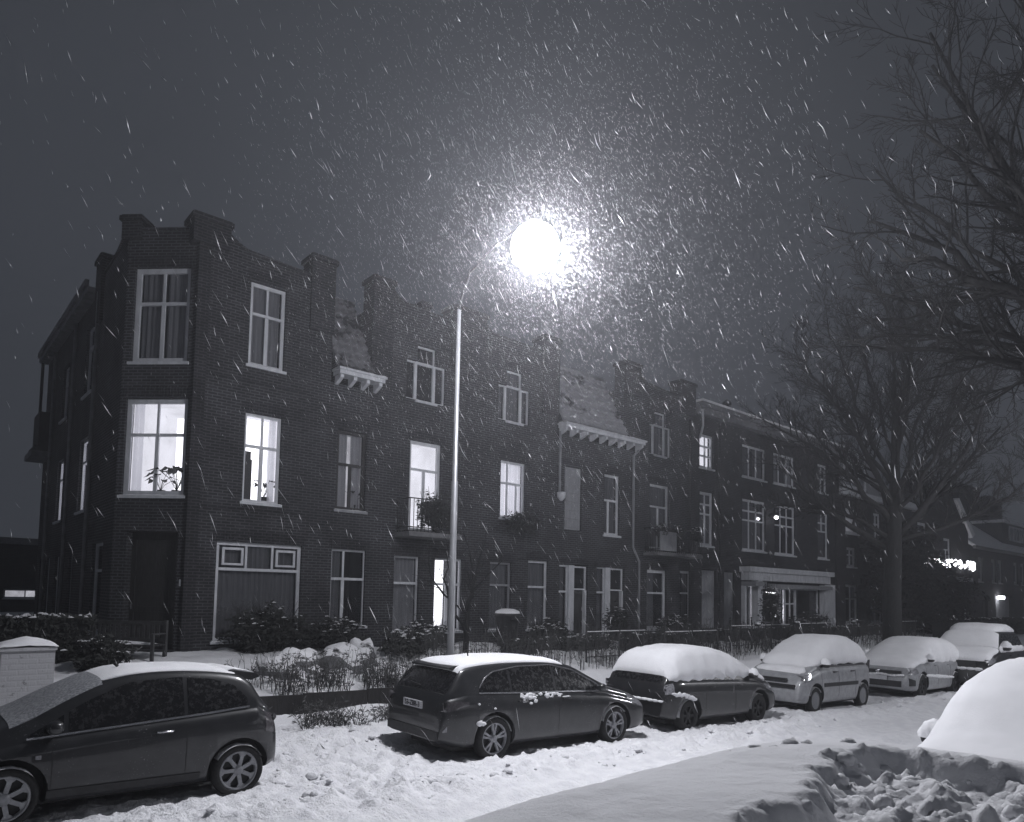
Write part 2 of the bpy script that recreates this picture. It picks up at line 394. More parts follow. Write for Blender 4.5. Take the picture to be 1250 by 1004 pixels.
def parapet(mb,fr,pts,base,th=.34,mi=0,d=.0):
    """pts: outline (u,z) from left to right; closed down to base"""
    poly=[fr.p(u,d,z) for u,z in pts]+[fr.p(pts[-1][0],d,base),fr.p(pts[0][0],d,base)]
    off=-fr.n*th
    mb.prism(poly,(off.x,off.y,0),mi)
    # coping
    for (a,za),(b,zb) in zip(pts[:-1],pts[1:]):
        if b-a<.01: continue
        q=[fr.p(a,d+.04,za),fr.p(b,d+.04,zb),fr.p(b,d+.04,zb+.07),fr.p(a,d+.04,za+.07)]
        o2=-fr.n*(th+.08); mb.prism(q,(o2.x,o2.y,0),mi)
def dip(u0,z0,u1,z1,n=7):
    # quarter curve falling from (u0,z0) to (u1,z1)
    return [(u0+(u1-u0)*math.sin(PI/2*k/n)**1.0*1.0 if False else u0+(u1-u0)*(k/n),z1+(z0-z1)*(1-math.sin(PI/2*k/n))) for k in range(n+1)]
def shell(mb,x0,x1,y0,y1,z0,z1,mi=0,left=True,right=True):
    if left: mb.box((x0,y0+.32,z0),(x0+.25,y1,z1),mi)
    if right: mb.box((x1-.25,y0+.32,z0),(x1,y1,z1),mi)
    mb.box((x0+.25,y1-.25,z0),(x1-.25,y1,z1),mi)
def flat_roof(parent,x0,x1,y0,y1,z):
    mb=MB(); mb.box((x0,y0,z),(x1,y1,z+.12)); mb.build('roof','concrete',parent)
def tiles(parent,x0,x1,y0,z0,y1,z1,mat='roof_tile',name='roof'):
    """sloping field of pantiles from the eave (y0,z0) to the ridge (y1,z1)"""
    mb=MB(); L=math.hypot(y1-y0,z1-z0); ny,nz=-(z1-z0)/L,(y1-y0)/L
    rows=int(L/.3); cols=int((x1-x0)/.24)*6
    pts=[]
    for i in range(rows):
        for e in (0,.98):
            t=(i+e)/rows; h=.085*(1-e)
            row=[]
            for k in range(cols+1):
                x=x0+(x1-x0)*k/cols; w=.032*math.sin(2*PI*(x-x0)/.24)+h+.01
                row.append((x,y0+(y1-y0)*t+ny*w,z0+(z1-z0)*t+nz*w))
            pts.append(row)
    mb.grid(pts,0,False)
    mb.add([(x0,y0,z0-.05),(x1,y0,z0-.05),(x1,y1,z1-.05),(x0,y1,z1-.05)],[(0,1,2,3)])
    # ridge tiles
    mb.tube([(x0,y1,z1),(x1,y1,z1)],.11,8)
    return mb.build(name,mat,parent,uv=True)
def cornice(parent,fr,u0,u1,z0,n,proj=.42,mat='white_paint'):
    mb=MB(); fr.box(mb,u0,u1,.012,proj,z0+.22,z0+.33); fr.box(mb,u0-.04,u1+.04,.012,proj+.05,z0+.33,z0+.39)
    c=mb.build('eaves_cornice',mat,parent,fix=True)
    for k in range(n):
        u=u0+.1+(u1-u0-.2)*(k+.0)/(n-1)
        bm_=MB(); q=[fr.p(u-.05,.012,z0+.0),fr.p(u-.05,.012,z0+.218),fr.p(u-.05,proj-.06,z0+.218),fr.p(u-.05,proj-.07,z0+.13),fr.p(u-.05,.12,z0+.03)]
        o=fr.u*.10; bm_.prism(q,(o.x,o.y,0)); bm_.build('corbel',mat,c,fix=True)
    sn=MB(); a=[];b=[];t=[]
    for k in range(25):
        u=u0-.03+(u1-u0+.06)*k/24; h=.03+.03*noise.noise(Vector((u*3,z0,2)))
        a.append(fr.p(u,proj+.045,z0+.38)); t.append(fr.p(u,proj-.03,z0+.39+h)); b.append(fr.p(u,.02,z0+.39+h))
    sn.grid([a,t,b],0,True); sn.build('eaves_snow','snow',c)
    return c
def pipe(parent,pts,r=.045,mat='grey_paint'):
    mb=MB(); mb.tube(pts,r,8); return mb.build('rain_pipe',mat,parent)

Y=17.8; BASE=.55
FF=Fr((0,Y,0),(1,0,0),(0,-1,0))
# ------------------------------------------------------------ corner house
h=empty('corner_house',(5.2,17.8,.6),0,'tall dark brick corner house with a chamfered corner and a brightly lit plant window','house')
def P0(o): return o
# everything is built in world coordinates, then parented with an offset
HL=[]
def house(name,loc,label,cat='house',group=None):
    e=empty(name,loc,0,label,cat,group); HL.append(e); return e
COL.objects.unlink(h); bpy.data.objects.remove(h)
A=house('corner_house',(5.2,17.8,.6),'tall dark brick corner house with a chamfered corner and a brightly lit plant window')
s2=2**-.5
CF=Fr((5.2,17.8,0),(-s2,s2,0),(-s2,-s2,0)); CW=1.84
SX=5.2-CW*s2; SY=17.8+CW*s2
SF=Fr((SX,SY,0),(0,1,0),(-1,0,0))
mb=MB()
opsA=[(6.46,7.40,8.08,10.25),(6.46,7.42,4.58,6.85),(5.90,8.10,1.10,3.55)]
wall_panel(mb,FF,5.2,8.74,BASE,10.8,opsA)
opsC=[(.22,1.64,7.84,10.2),(.14,1.70,4.58,6.95),(.22,1.5,.9,3.72)]
wall_panel(mb,CF,.0,CW,BASE,11.0,opsC)
SL=11.6
opsS=[(1.0,2.3,1.2,3.5),(3.6,4.8,4.5,6.6),(3.6,4.8,7.9,9.95),(7.4,8.5,4.45,6.45),(7.4,8.5,7.8,9.6),(5.0,5.6,1.2,3.3),(7.2,8.0,1.2,3.3),(9.0,9.8,1.2,3.3),(10.4,11.1,1.2,3.3)]
wall_panel(mb,SF,0,11.6,BASE,10.6,opsS)
mb.box((8.42,Y+.32,BASE),(8.74,27,10.8)); mb.box((SX,SY+11.6,BASE),(8.42,SY+11.85,10.6))
for o in opsA[:2]: arch(mb,FF,o[0],o[1],o[3],mi=1)
arch(mb,FF,5.9,8.1,3.55,.24,1)
for o in opsC[:2]: arch(mb,CF,o[0],o[1],o[3],mi=1)
# corner pilaster, parapets and piers
mb.prism([(5.12,17.875,BASE),(5.15,17.72,BASE),(5.42,17.70,BASE),(5.42,17.80,BASE),(5.2,17.8,BASE)][::-1],(0,0,10.25),1)
pier(mb,FF,4.98,5.86,10.79,11.5,.14,.5,1); 
parapet(mb,FF,dip(5.86,11.2,6.5,10.93)+[(8.05,10.86)],10.8)
pier(mb,FF,8.05,8.74,9.4,11.5,.1,.5,1)
parapet(mb,CF,[(.3,11.12),(1.55,11.12)],11.0)
pier(mb,CF,1.5,1.98,10.9,11.5,.1,.4,1)
parapet(mb,SF,dip(.15,11.35,1.4,10.95)+[(2.6,10.9)],10.6)
pier(mb,SF,2.6,3.3,9.6,11.5,.1,.4,1)
for zb in (4.35,7.6):   # thin projecting brick courses
    FF.box(mb,5.42,8.05,.001,.022,zb,zb+.07,1)
mb.build('wall',['brick','brick_trim'],A,uv=True,fix=True)
mb=MB(); mb.add([(5.2,Y+.3,10.6),(8.4,Y+.3,10.6),(8.4,30.6,10.6),(SX+.3,30.6,10.6),(SX+.3,SY+.2,10.6)],[(0,1,2,3,4)]); mb.build('roof','snow',A)
# side eaves
mb=MB(); SF.box(mb,3.3,11.9,.01,.30,10.55,10.72); SF.box(mb,3.3,11.9,.26,.36,10.72,10.90); mb.build('eaves_cornice','soffit',A,fix=True)
w2=[(.36,2),(.64,2)]
window(FF,A,6.46,7.40,8.08,10.25,w2,bar=.09,curtain=('curtain',[(0,1)]))
wl=window(FF,A,6.46,7.42,4.58,6.85,w2,lit='on',curtain=('net_curtain',[(.78,1)]))
wg=window(FF,A,5.90,8.10,1.10,3.55,[(.26,3),(.74,1)],bar=.09,curtain=('curtain_dim',[(0,1)]))
for k in range(3):
    mb=MB(); a=5.99+.68*k+.07; b=a+.53
    if k!=1:
        for q in ((a,b,3.38,3.44),(a,b,3.0,3.05),(a,a+.06,3.05,3.38),(b-.06,b,3.05,3.38)): FF.box(mb,q[0],q[1],-.12,-.07,q[2]-.03,q[3]-.03)
        mb.build('fanlight_sash','white_paint',wg,fix=True)
window(CF,A,.22,1.64,7.84,10.2,w2,bar=.12,curtain=('curtain',[(0,.47),(.53,1)]))
wc=window(CF,A,.14,1.70,4.58,6.95,w2,bar=.12,lit='on',curtain=('net_curtain',[(.82,1.0)]),room=2.2)
# ceiling lamp in the corner room
c=CF.p(.5,-1.3,6.0); mb=MB(); mb.lathe([(.001,.2),(.1,.17),(.19,.06),(.2,0),(.14,-.1),(.001,-.14)],16,(0,0,0)); lb=mb.build('ceiling_lamp','bulb',wc); lb.location=c
mb=MB(); mb.lathe([(.012,.2),(.012,.9)],6); o=mb.build('lamp_cord','black_plastic',wc); o.location=c
door(CF,A,.22,1.5,.9,3.72,depth=.25,panels=3)
for o in opsS:
    window(SF,A,o[0],o[1],o[2],o[3],[(.3,1),(.7,1)],lit='on' if abs(o[2]-4.47)<.1 else None,curtain=('curtain',[(0,.4)]) if o[2]<2 else None)
for yy in (2.95,6.2,9.9):
    p=SF.p(yy,.07,0); pipe(A,[(p[0],p[1],BASE),(p[0],p[1],10.5)],.05,'soffit')
mb=MB(); SF.box(mb,10.0,11.5,.01,.50,7.0,7.2); SF.box(mb,10.1,11.4,.01,.40,7.2,8.4); mb.build('side_bay','dark_wood',A,fix=True)
mb=MB(); SF.box(mb,9.9,11.6,.01,.60,6.8,7.0); mb.build('bay_cornice','soffit',A,fix=True)
mb=MB(); p=SF.p(10.9,.3,0); mb.tube([(p[0],p[1],8.4),(p[0],p[1],10.3)],.05,6); mb.build('flue_pipe','dark_wood',A)
mb=MB(); CF.box(mb,.02,.13,.002,.02,2.42,2.58); mb.build('number_plate','white_paint',A,fix=True)

def triple(fr,parent,c,l,r_,mat='white_paint',curtain=None):
    """stepped three-light window: centre (u0,u1,z0,z1), lower side lights"""
    for q,nm in ((c,'window'),(l,'side_window'),(r_,'side_window')):
        window(fr,parent,*q,[(1,1)] if nm!='window' else [(.3,1),(.7,1)],mat=mat,bar=.05,sill=(nm=='window'),curtain=curtain,name=nm,room=.5)

# ------------------------------------------------------------ house with tiled bay and lit balcony door
B=house('row_house',(11,17.8,.6),'brick row house with small tiled bay left of its gable and a bright balcony door')
mb=MB()
ob=[(9.01,9.92,4.62,6.84),(8.95,10.03,1.42,3.53)]
oc=[(11.53,12.20,8.15,9.84),(12.20,12.58,8.15,9.34),(11.16,11.53,8.15,9.34),(11.36,12.50,4.2,6.92),(10.93,11.80,1.22,3.44),(12.36,13.40,1.22,3.44)]
wall_panel(mb,FF,8.745,10.0,BASE,8.1,ob); wall_panel(mb,FF,10.0,13.44,BASE,10.6,oc)
mb.box((10.0,Y+.32,8.1),(10.25,22,10.6)); shell(mb,8.745,13.44,Y,27,BASE,8.1)
for o in ob+[oc[3],oc[4],oc[5]]: arch(mb,FF,o[0],o[1],o[3],mi=1)
arch(mb,FF,11.2,12.6,9.86,.2,1)
pier(mb,FF,9.93,10.62,8.6,11.5,.1,.5,1)
parapet(mb,FF,dip(10.62,11.2,11.1,10.95)+[(11.62,10.92)],10.6); parapet(mb,FF,[(11.92,10.9),(12.76,10.86)],10.6)
pier(mb,FF,11.62,11.92,10.4,11.22,.04,.4,1)
pier(mb,FF,12.76,13.43,9.5,11.45,.1,.5,1)
mb.build('wall',['brick','brick_trim'],B,uv=True,fix=True)
flat_roof(B,10.25,13.4,Y+.35,26.9,10.3)
tiles(B,8.75,9.92,17.5,8.5,18.9,10.9); cornice(B,FF,8.8,10.2,8.06,4)
window(FF,B,9.01,9.92,4.62,6.84,[(.42,1),(.58,2)],mat='dark_wood',bar=.09,curtain=('curtain',[(0,.42),(.6,1)]),lit='dim')
window(FF,B,8.95,10.03,1.42,3.53,[(.38,[.36]),(.62,[.36])],bar=.055,curtain=('curtain_dim',[(0,.3)]))
triple(FF,B,(11.53,12.20,8.15,9.84),(11.16,11.53,8.15,9.34),(12.20,12.58,8.15,9.34))
window(FF,B,11.36,12.50,4.2,6.92,[(.30,1),(.70,2)],lit='on',mat='white_paint',bar=.1,sill=False,room=1.6)
window(FF,B,10.93,11.80,1.22,3.44,[(.35,1),(.65,1)],bar=.05,curtain=('curtain',[(0,1)]))
window(FF,B,12.36,13.40,1.22,3.44,[(.35,1),(.65,2)],bar=.06,lit='on',room=.4)
def balcony(parent,u0,u1,z,proj=.8,rail=.95):
    mb=MB(); FF.box(mb,u0,u1,.012,proj,z-.14,z); b=mb.build('balcony','concrete',parent,fix=True)
    rb=MB()
    def bar(a,b_): rb.tube([FF.p(*a),FF.p(*b_)],.018,5)
    for zz in (z+.12,z+rail): bar((u0+.03,.03,zz),(u0+.03,proj-.04,zz)); bar((u0+.03,proj-.04,zz),(u1-.03,proj-.04,zz)); bar((u1-.03,proj-.04,zz),(u1-.03,.03,zz))
    n=int((u1-u0)/.13)
    for k in range(n+1):
        u=u0+.03+(u1-u0-.06)*k/n; rb.tube([FF.p(u,proj-.04,z),FF.p(u,proj-.04,z+rail)],.011,4)
    for k in range(1,6):
        for u in (u0+.03,u1-.03): rb.tube([FF.p(u,(proj-.04)*k/6,z),FF.p(u,(proj-.04)*k/6,z+rail)],.011,4)
    rb.build('railing','black_iron',b); 
    sn=MB(); rws=[]
    for j in range(4): rws.append([FF.p(u0+(u1-u0)*k/14,.02+(proj-.04)*j/3,z+.03+.03*noise.noise(Vector((k*.7,j,z)))) for k in range(15)])
    sn.grid(rws,0,True); sn.build('balcony_snow','snow',b)
    return b
balcony(B,10.9,12.75,4.12)

# ------------------------------------------------------------ mirrored gable house
D=house('row_house',(15.4,17.8,.6),'brick row house between two gable piers, right behind the lamp pole, with half-lit upstairs window')
mb=MB()
od=[(15.08,15.77,8.15,9.88),(14.72,15.08,8.15,9.34),(15.77,16.12,8.15,9.34),(14.89,16.0,4.9,6.81),(14.52,15.45,1.22,3.42),(16.18,17.13,1.22,3.55)]
wall_panel(mb,FF,13.445,17.46,BASE,10.6,od); shell(mb,13.445,17.46,Y,27,BASE,10.6)
for o in od[3:]: arch(mb,FF,o[0],o[1],o[3],mi=1)
arch(mb,FF,14.8,16.0,9.9,.2,1)
pier(mb,FF,13.45,14.1,9.5,11.45,.1,.5,1); parapet(mb,FF,dip(14.1,11.15,14.5,10.9)+[(16.7,10.84)],10.6); pier(mb,FF,16.7,17.455,8.7,11.5,.1,.5,1)
mb.build('wall',['brick','brick_trim'],D,uv=True,fix=True); flat_roof(D,13.7,17.2,Y+.35,26.7,10.3)
triple(FF,D,(15.08,15.77,8.15,9.88),(14.72,15.08,8.15,9.34),(15.77,16.12,8.15,9.34),curtain=('curtain_dim',[(0,1)]))
window(FF,D,14.89,16.0,4.9,6.81,[(.38,[.3]),(.62,[.3,.72])],lit='on',bar=.07,curtain=('net_curtain',[(.05,.3),(.35,1)]))
window(FF,D,14.52,15.45,1.22,3.42,[(.33,1),(.67,1)],bar=.06,curtain=('curtain_dim',[(0,1)]),mat='grey_paint')
window(FF,D,16.18,17.13,1.22,3.55,[(.38,1),(.62,1)],bar=.08,curtain=('curtain_dim',[(0,1)]))

# ------------------------------------------------------------ house with wide tiled roof
E_=house('row_house',(19.3,17.8,.6),'brick row house with wide tiled roof, white bracketed eave and two white-framed doors')
mb=MB()
oe=[(17.87,18.76,4.71,7.02),(19.98,20.88,4.68,6.99),(17.66,19.15,.85,3.48),(19.62,21.2,.85,3.45)]
wall_panel(mb,FF,17.465,22.0,BASE,8.1,oe); shell(mb,17.465,22.0,Y,27,BASE,8.1)
for o in oe[:2]: arch(mb,FF,o[0],o[1],o[3],mi=1)
for o in oe[2:]: arch(mb,FF,o[0],o[1],o[3],.18,mi=1)
mb.build('wall',['brick','brick_trim'],E_,uv=True,fix=True)
tiles(E_,17.48,21.03,17.5,8.5,18.9,11.0,'roof_tile_snowy'); cornice(E_,FF,17.5,21.9,8.08,9)
mb=MB(); FF.box(mb,17.9,18.74,-.2,-.06,4.74,6.99)
for k in range(7): FF.box(mb,17.94,18.70,-.06,-.04,4.82+.31*k,5.07+.31*k)
mb.build('shutter','grey_paint',E_,fix=True)
window(FF,E_,19.98,20.88,4.68,6.99,[(.42,1),(.58,[.34])],bar=.09,curtain=('curtain_dim',[(0,1)]))
for u0,u1 in ((17.66,19.15),(19.62,21.2)):
    uj=u0+.62
    window(FF,E_,u0,uj-.10,.88,3.46,[(.36,1),(.64,1)],bar=.06,name='side_light',sill=False,curtain=('curtain_dim',[(0,1)]))
    mb=MB(); FF.box(mb,uj-.10,uj+.17,-.2,-.02,.86,3.46); mb.build('door_jamb','white_paint',E_,fix=True)
    window(FF,E_,uj+.17,u1-.02,2.58,3.44,[(1,1)],bar=.06,name='fanlight',sill=False)
    door(FF,E_,uj+.2,u1-.1,.87,2.55,depth=.18)
    mb=MB(); FF.box(mb,u1-.1,u1-.02,-.2,-.05,.87,2.58); mb.build('door_jamb','white_paint',E_,fix=True)
pipe(E_,[(17.56,Y-.06,8.2),(17.56,Y-.06,6.0)],.045)
mb=MB(); mb.lathe([(.05,0),(.15,.12),(.16,.3),(.0,.32)],8,(17.56,Y-.15,5.7)); mb.build('rain_hopper','white_paint',E_)
pipe(E_,[(21.75,Y-.2,8.1),(21.62,Y-.06,7.9),(21.62,Y-.06,4.3),(22.0,Y-.06,3.75),(22.0,Y-.06,.8)],.05)
# ------------------------------------------------------------ gable house with flower balcony
Fh=house('row_house',(23.8,17.8,.6),'narrow dark gable house with a cross-shaped attic window and a planted balcony')
mb=MB()
of=[(23.0,23.72,8.15,9.94),(22.66,23.0,8.15,9.4),(23.72,24.1,8.15,9.4),(22.71,24.0,4.3,6.95),(22.58,23.85,1.1,3.47),(24.75,25.62,1.1,3.5)]
wall_panel(mb,FF,22.005,25.7,BASE,10.5,of); shell(mb,22.005,25.7,Y,27,BASE,10.5)
mb.box((21.06,Y,8.55),(22.0,Y+.32,11.0)); mb.box((21.06,Y+.32,8.55),(21.3,22,10.5))
for o in of[3:]: arch(mb,FF,o[0],o[1],o[3],mi=1)
arch(mb,FF,22.8,24.0,9.96,.2,1)
pier(mb,FF,21.07,22.0,10.3,11.62,.1,.5,1); parapet(mb,FF,dip(22.0,11.35,22.6,10.95)+[(24.65,10.8)],10.5); pier(mb,FF,24.66,25.69,10.2,11.62,.12,.5,1)
FF.box(mb,25.35,25.69,0.001,.12,BASE,10.0,1)
mb.build('wall',['brick','brick_trim'],Fh,uv=True,fix=True); flat_roof(Fh,22.3,25.4,Y+.35,26.7,10.2)
triple(FF,Fh,(23.0,23.72,8.15,9.94),(22.66,23.0,8.15,9.4),(23.72,24.1,8.15,9.4),curtain=('curtain_dim',[(0,1)]))
window(FF,Fh,22.71,24.0,4.3,6.95,[(.33,1),(.67,2)],bar=.1,sill=False,curtain=('curtain_dim',[(0,1)]))
window(FF,Fh,22.58,23.85,1.1,3.47,[(.38,1),(.62,1)],bar=.12,curtain=('curtain_dim',[(0,.5)]))
window(FF,Fh,24.75,25.62,1.1,3.5,[(.38,1),(.62,1)],bar=.1,curtain=('curtain_dim',[(.5,1)]))
bF=balcony(Fh,22.3,25.3,4.15,.75)
mb=MB(); FF.box(mb,22.35,23.4,.78,.82,4.2,4.95); mb.build('balcony_screen','grey_paint',bF,fix=True)
# ------------------------------------------------------------ flat-roofed shop building
G=house('shop_building',(32.5,17.8,.6),'long flat-roofed brick building with pale roof fascia, many-paned windows and white shop front','building')
mb=MB()
og=[(26.14,27.21,8.07,9.56),(29.56,31.69,8.09,9.63),(32.39,34.51,8.1,9.64),(37.0,38.1,8.15,9.7),
 (26.16,27.2,4.65,7.02),(29.56,31.66,4.64,7.05),(32.49,34.57,4.6,7.06),(36.97,38.2,4.6,7.08),(26.33,27.46,.85,3.62),(28.0,28.93,.85,3.58),(29.6,37.2,.85,3.0)]
wall_panel(mb,FF,25.705,39.3,BASE,10.4,og); shell(mb,25.705,39.3,Y,27,BASE,10.4)
FF.box(mb,27.6,27.9,.001,.1,BASE,10.3,1); FF.box(mb,39.0,39.299,.001,.1,BASE,10.3,1)
for o in og[:8]: arch(mb,FF,o[0],o[1],o[3],.2,mi=1)
mb.build('wall',['brick_far','brick_trim'],G,uv=True,fix=True)
mb=MB(); FF.box(mb,25.72,39.35,.001,.34,10.33,10.62); FF.box(mb,25.72,39.38,.001,.46,10.62,10.82); gf=mb.build('roof_fascia','soffit',G,fix=True)
mb=MB(); mb.box((25.72,17.35,10.83),(39.38,26.9,10.93)); mb.build('roof','snow',G)
mb=MB(); mb.tube([(25.85,17.45,10.5),(25.95,17.5,9.8),(26.05,17.72,9.3)],.05,6); mb.build('rain_pipe','white_paint',G)
mb=MB(); mb.lathe([(.1,0),(.1,.45),(.22,.5),(.22,.6),(.05,.75),(.0,.75)],10,(28.9,18.2,10.9)); mb.build('roof_vent','black_iron',G)
window(FF,G,*og[0],[(.33,2),(.33,2),(.34,2)],lit='on',bar=.1)
window(FF,G,*og[1],[(1,[.33,.66])],bar=.09,curtain=('curtain_dim',[(0,.4),(.6,1)]))
window(FF,G,*og[2],[(.3,[.3,.7]),(.7,[.3,.7])],bar=.1,curtain=('curtain',[(0,.3),(.7,1)]))
window(FF,G,*og[3],[(.5,2),(.5,2)],bar=.1,curtain=('curtain_dim',[(0,1)]))
window(FF,G,*og[4],[(.2,2),(.2,2),(.6,2)],bar=.12,curtain=('curtain_dim',[(0,1)]))
window(FF,G,*og[5],[(.2,3),(.2,3),(.6,3)],bar=.1,curtain=('curtain_dim',[(0,1)]))
window(FF,G,*og[6],[(.2,3),(.2,3),(.6,3)],bar=.1)
window(FF,G,*og[7],[(.2,2),(.2,2),(.6,1)],bar=.1,curtain=('curtain_dim',[(0,1)]))
door(FF,G,26.35,27.44,.87,3.6,'grey_paint',.12,1); door(FF,G,28.02,28.91,.87,3.56,'grey_paint',.1,1)
# shop front
mb=MB(); FF.box(mb,29.3,37.7,.012,.55,3.62,3.86); FF.box(mb,29.45,37.5,.012,.42,3.24,3.62); sf=mb.build('shop_front','white_paint',G,fix=True)
mb=MB(); FF.box(mb,29.45,30.4,.012,.75,2.98,3.18); FF.box(mb,30.8,37.3,.012,.62,2.92,3.1); mb.build('roller_blind_box','grey_paint',sf,fix=True)
for q in ((30.35,30.75,.35,3.24),(37.1,38.3,.3,3.2),(29.45,29.6,.2,2.98)):
    mb=MB(); FF.box(mb,q[0],q[1],.012,q[2],.7,q[3]); mb.build('pillar','white_paint',sf,fix=True)
mb=MB(); FF.box(mb,29.6,37.2,-.1,.0,.6,1.1); mb.build('stall_riser','grey_paint',sf,fix=True)
window(FF,sf,29.6,30.4,1.1,2.95,[(1,1)],bar=.07,name='display_window',sill=False)
window(FF,sf,30.75,33.6,1.1,2.95,[(1,1)],bar=.08,name='display_window',sill=False,lit='dim',room=3,curtain=('curtain_dim',[(.0,.25)]))
window(FF,sf,33.6,34.7,.8,2.95,[(.35,2),(.65,2)],bar=.1,name='shop_door',sill=False)
window(FF,sf,34.7,37.1,1.1,2.95,[(1,1)],bar=.08,name='display_window',sill=False)
mb=MB(); mb.box((33.0,18.26,1.45),(33.45,18.28,2.15)); mb.build('lit_panel','bulb',sf)
mb=MB(); mb.box((32.7,18.25,2.66),(33.35,18.4,2.74)); mb.build('shop_light','bulb',sf)
# outdoor bracket lamp on the wall
mb=MB(); mb.tube([FF.p(32.0,.01,6.5),FF.p(32.0,.3,6.6),FF.p(32.0,.36,6.45)],.02,6); wl2=tag(mb.build('wall_lamp','black_iron'),'small glowing bracket lamp between the upper windows of the long flat-roofed building','lamp')
mb=MB(); mb.lathe([(.001,.08),(.09,.04),(.1,-.03),(.001,-.1)],12,FF.p(32.0,.36,6.33)); mb.build('bulb','bulb',wl2)

# ------------------------------------------------------------ house with white dormers behind the tree
H=house('dormer_house',(44.5,17.8,.6),'dark brick house with white dormer and gutter partly hidden behind the street tree')
mb=MB()
oh=[(40.29,41.99,6.2,7.62),(44.01,45.08,5.9,7.68),(47.0,48.2,5.7,7.4),(40.2,41.8,1.1,3.3),(43.5,45.2,1.1,3.3),(47,48.2,.8,3.3),(40.4,41.6,4.3,5.4)]
wall_panel(mb,FF,39.305,49.8,BASE,8.3,oh); shell(mb,39.305,49.8,Y,27,BASE,8.3); 
mb.box((47.6,Y-.1,8.3),(49.8,Y+.5,9.6),1)
mb.build('wall',['brick_far','brick_trim'],H,uv=True,fix=True)
for o in oh: window(FF,H,*o,[(.35,2),(.65,2)],bar=.13,lit='dim' if o[0]==40.29 else None,curtain=('curtain_dim',[(0,1)]) if o[0]>43 else None)
mb=MB(); FF.box(mb,39.35,47.55,.012,.3,8.3,8.62); mb.build('gutter','white_paint',H,fix=True)
mb=MB(); mb.prism([(39.35,18.1,8.35),(49.75,18.1,8.35),(49.75,20.2,11.6),(39.35,20.2,11.6)],(0,.3,-.05)); mb.box((39.35,20.4,8.35),(49.75,26.5,11.5)); mb.build('roof','roof_tile_snowy',H,fix=True)
mb=MB(); mb.box((39.6,17.85,8.62),(42.75,19.9,11.1)); dm=mb.build('dormer','grey_paint',H)
FD=Fr((0,17.84,0),(1,0,0),(0,-1,0))
window(Fr((0,17.6,0),(1,0,0),(0,-1,0)),dm,39.75,42.6,8.75,10.9,[(.3,3),(.7,3)],bar=.14,mat='white_paint',sill=False,room=.05,depth=-.0,curtain=None)
mb=MB(); FF.box(mb,47.5,49.9,.012,.45,8.35,8.75); mb.build('cornice','white_paint',H,fix=True)
# ------------------------------------------------------------ corner house with festive balcony
I=house('balcony_house',(55.5,17.8,.6),'dark corner house with a rounded balcony edged in festive lights above a lit doorway')
mb=MB()
oi=[(50.96,52.57,6.4,7.7),(55.78,57.2,5.2,6.95),(53.39,55.18,.7,3.32),(59.2,60.6,.9,3.3)]
wall_panel(mb,FF,49.805,61.0,BASE,8.3,oi); shell(mb,49.805,61.0,Y,27,BASE,8.3)
parapet(mb,FF,[(52.5,8.3),(54.2,9.2),(54.8,10.3),(55.8,11.0),(57.0,10.6),(58.0,9.6),(59.6,8.3)],8.25,.4,0,.02)
for k,uu in enumerate((51.6,54.2,57.0,60.4)): FF.box(mb,uu-.2,uu+.2,.001,.12,BASE,3.7,1)
mb.build('wall',['brick_far','brick_trim'],I,uv=True,fix=True)
mb=MB(); mb.prism([(49.82,17.9,8.35),(60.98,17.9,8.35),(60.98,21.5,11.0),(49.82,21.5,11.0)],(0,.3,-.05)); mb.build('roof','roof_tile_snowy',I,fix=True)
mb=MB(); mb.prism([(58.4,17.7,9.9),(58.9,17.7,10.1),(61.9,17.6,7.6),(61.4,17.6,7.3)],(0,.5,0)); mb.build('snowy_verge','snow',I,fix=True)
window(FF,I,*oi[0],[(.45,1),(.55,1)],bar=.16,curtain=('curtain_dim',[(0,1)])); window(FF,I,*oi[1],[(.45,1),(.55,2)],bar=.16)
window(FF,I,*oi[2],[(.45,2),(.55,1)],bar=.14,lit='on',name='glazed_door',sill=False,curtain=('net_curtain',[(0,1)])); window(FF,I,*oi[3],[(.4,1),(.6,1)],bar=.3,curtain=('curtain',[(0,1)]))
def half_disc(mb,u0,u1,proj,z0,z1,n=20):
    c=(u0+u1)/2; a=(u1-u0)/2
    pl=[FF.p(c+a*math.cos(PI*k/n),.012+proj*math.sin(PI*k/n)**.6,z0) for k in range(n+1)]
    mb.prism(pl,(0,0,z1-z0))
mb=MB(); half_disc(mb,51.3,59.7,1.2,3.95,4.15); bI=mb.build('balcony','grey_paint',I,fix=True)
mb=MB()
for k in range(41):
    a=PI*k/40; p=FF.p(55.5+4.1*math.cos(a),.02+1.12*math.sin(a)**.6,0); mb.tube([(p[0],p[1],4.15),(p[0],p[1],5.1)],.02,4)
for zz in (4.2,5.1): mb.tube([(lambda a:(FF.p(55.5+4.1*math.cos(a),.02+1.12*math.sin(a)**.6,zz)))(PI*k/40) for k in range(41)],.03,5)
mb.build('railing','black_iron',bI)
fl=MB(); cord=[(lambda a,k:FF.p(55.5+4.15*math.cos(a),.06+1.15*math.sin(a)**.6,5.12-.06*math.sin(k)**2))(PI*k/60,k) for k in range(61)]
fl.tube(cord,.015,4); fs=tag(fl.build('fairy_lights','black_plastic'),'string of bright festive lights draped along the rounded balcony railing','string lights')
rr=random.Random(3); fb=MB()
for k in range(70):
    a=PI*(rr.random()**1.3); 
    if .42<a/PI<.5: continue
    p=Vector(FF.p(55.5+4.15*math.cos(a),.1+1.15*math.sin(a)**.6,5.12+rr.uniform(-.32,.14)))
    r_=rr.uniform(.08,.14); fb.lathe([(.001,r_),(r_,0),(.001,-r_)],6,p)
tag(fb.build('light_bulb','fairy_bulb',fs),kind='stuff')
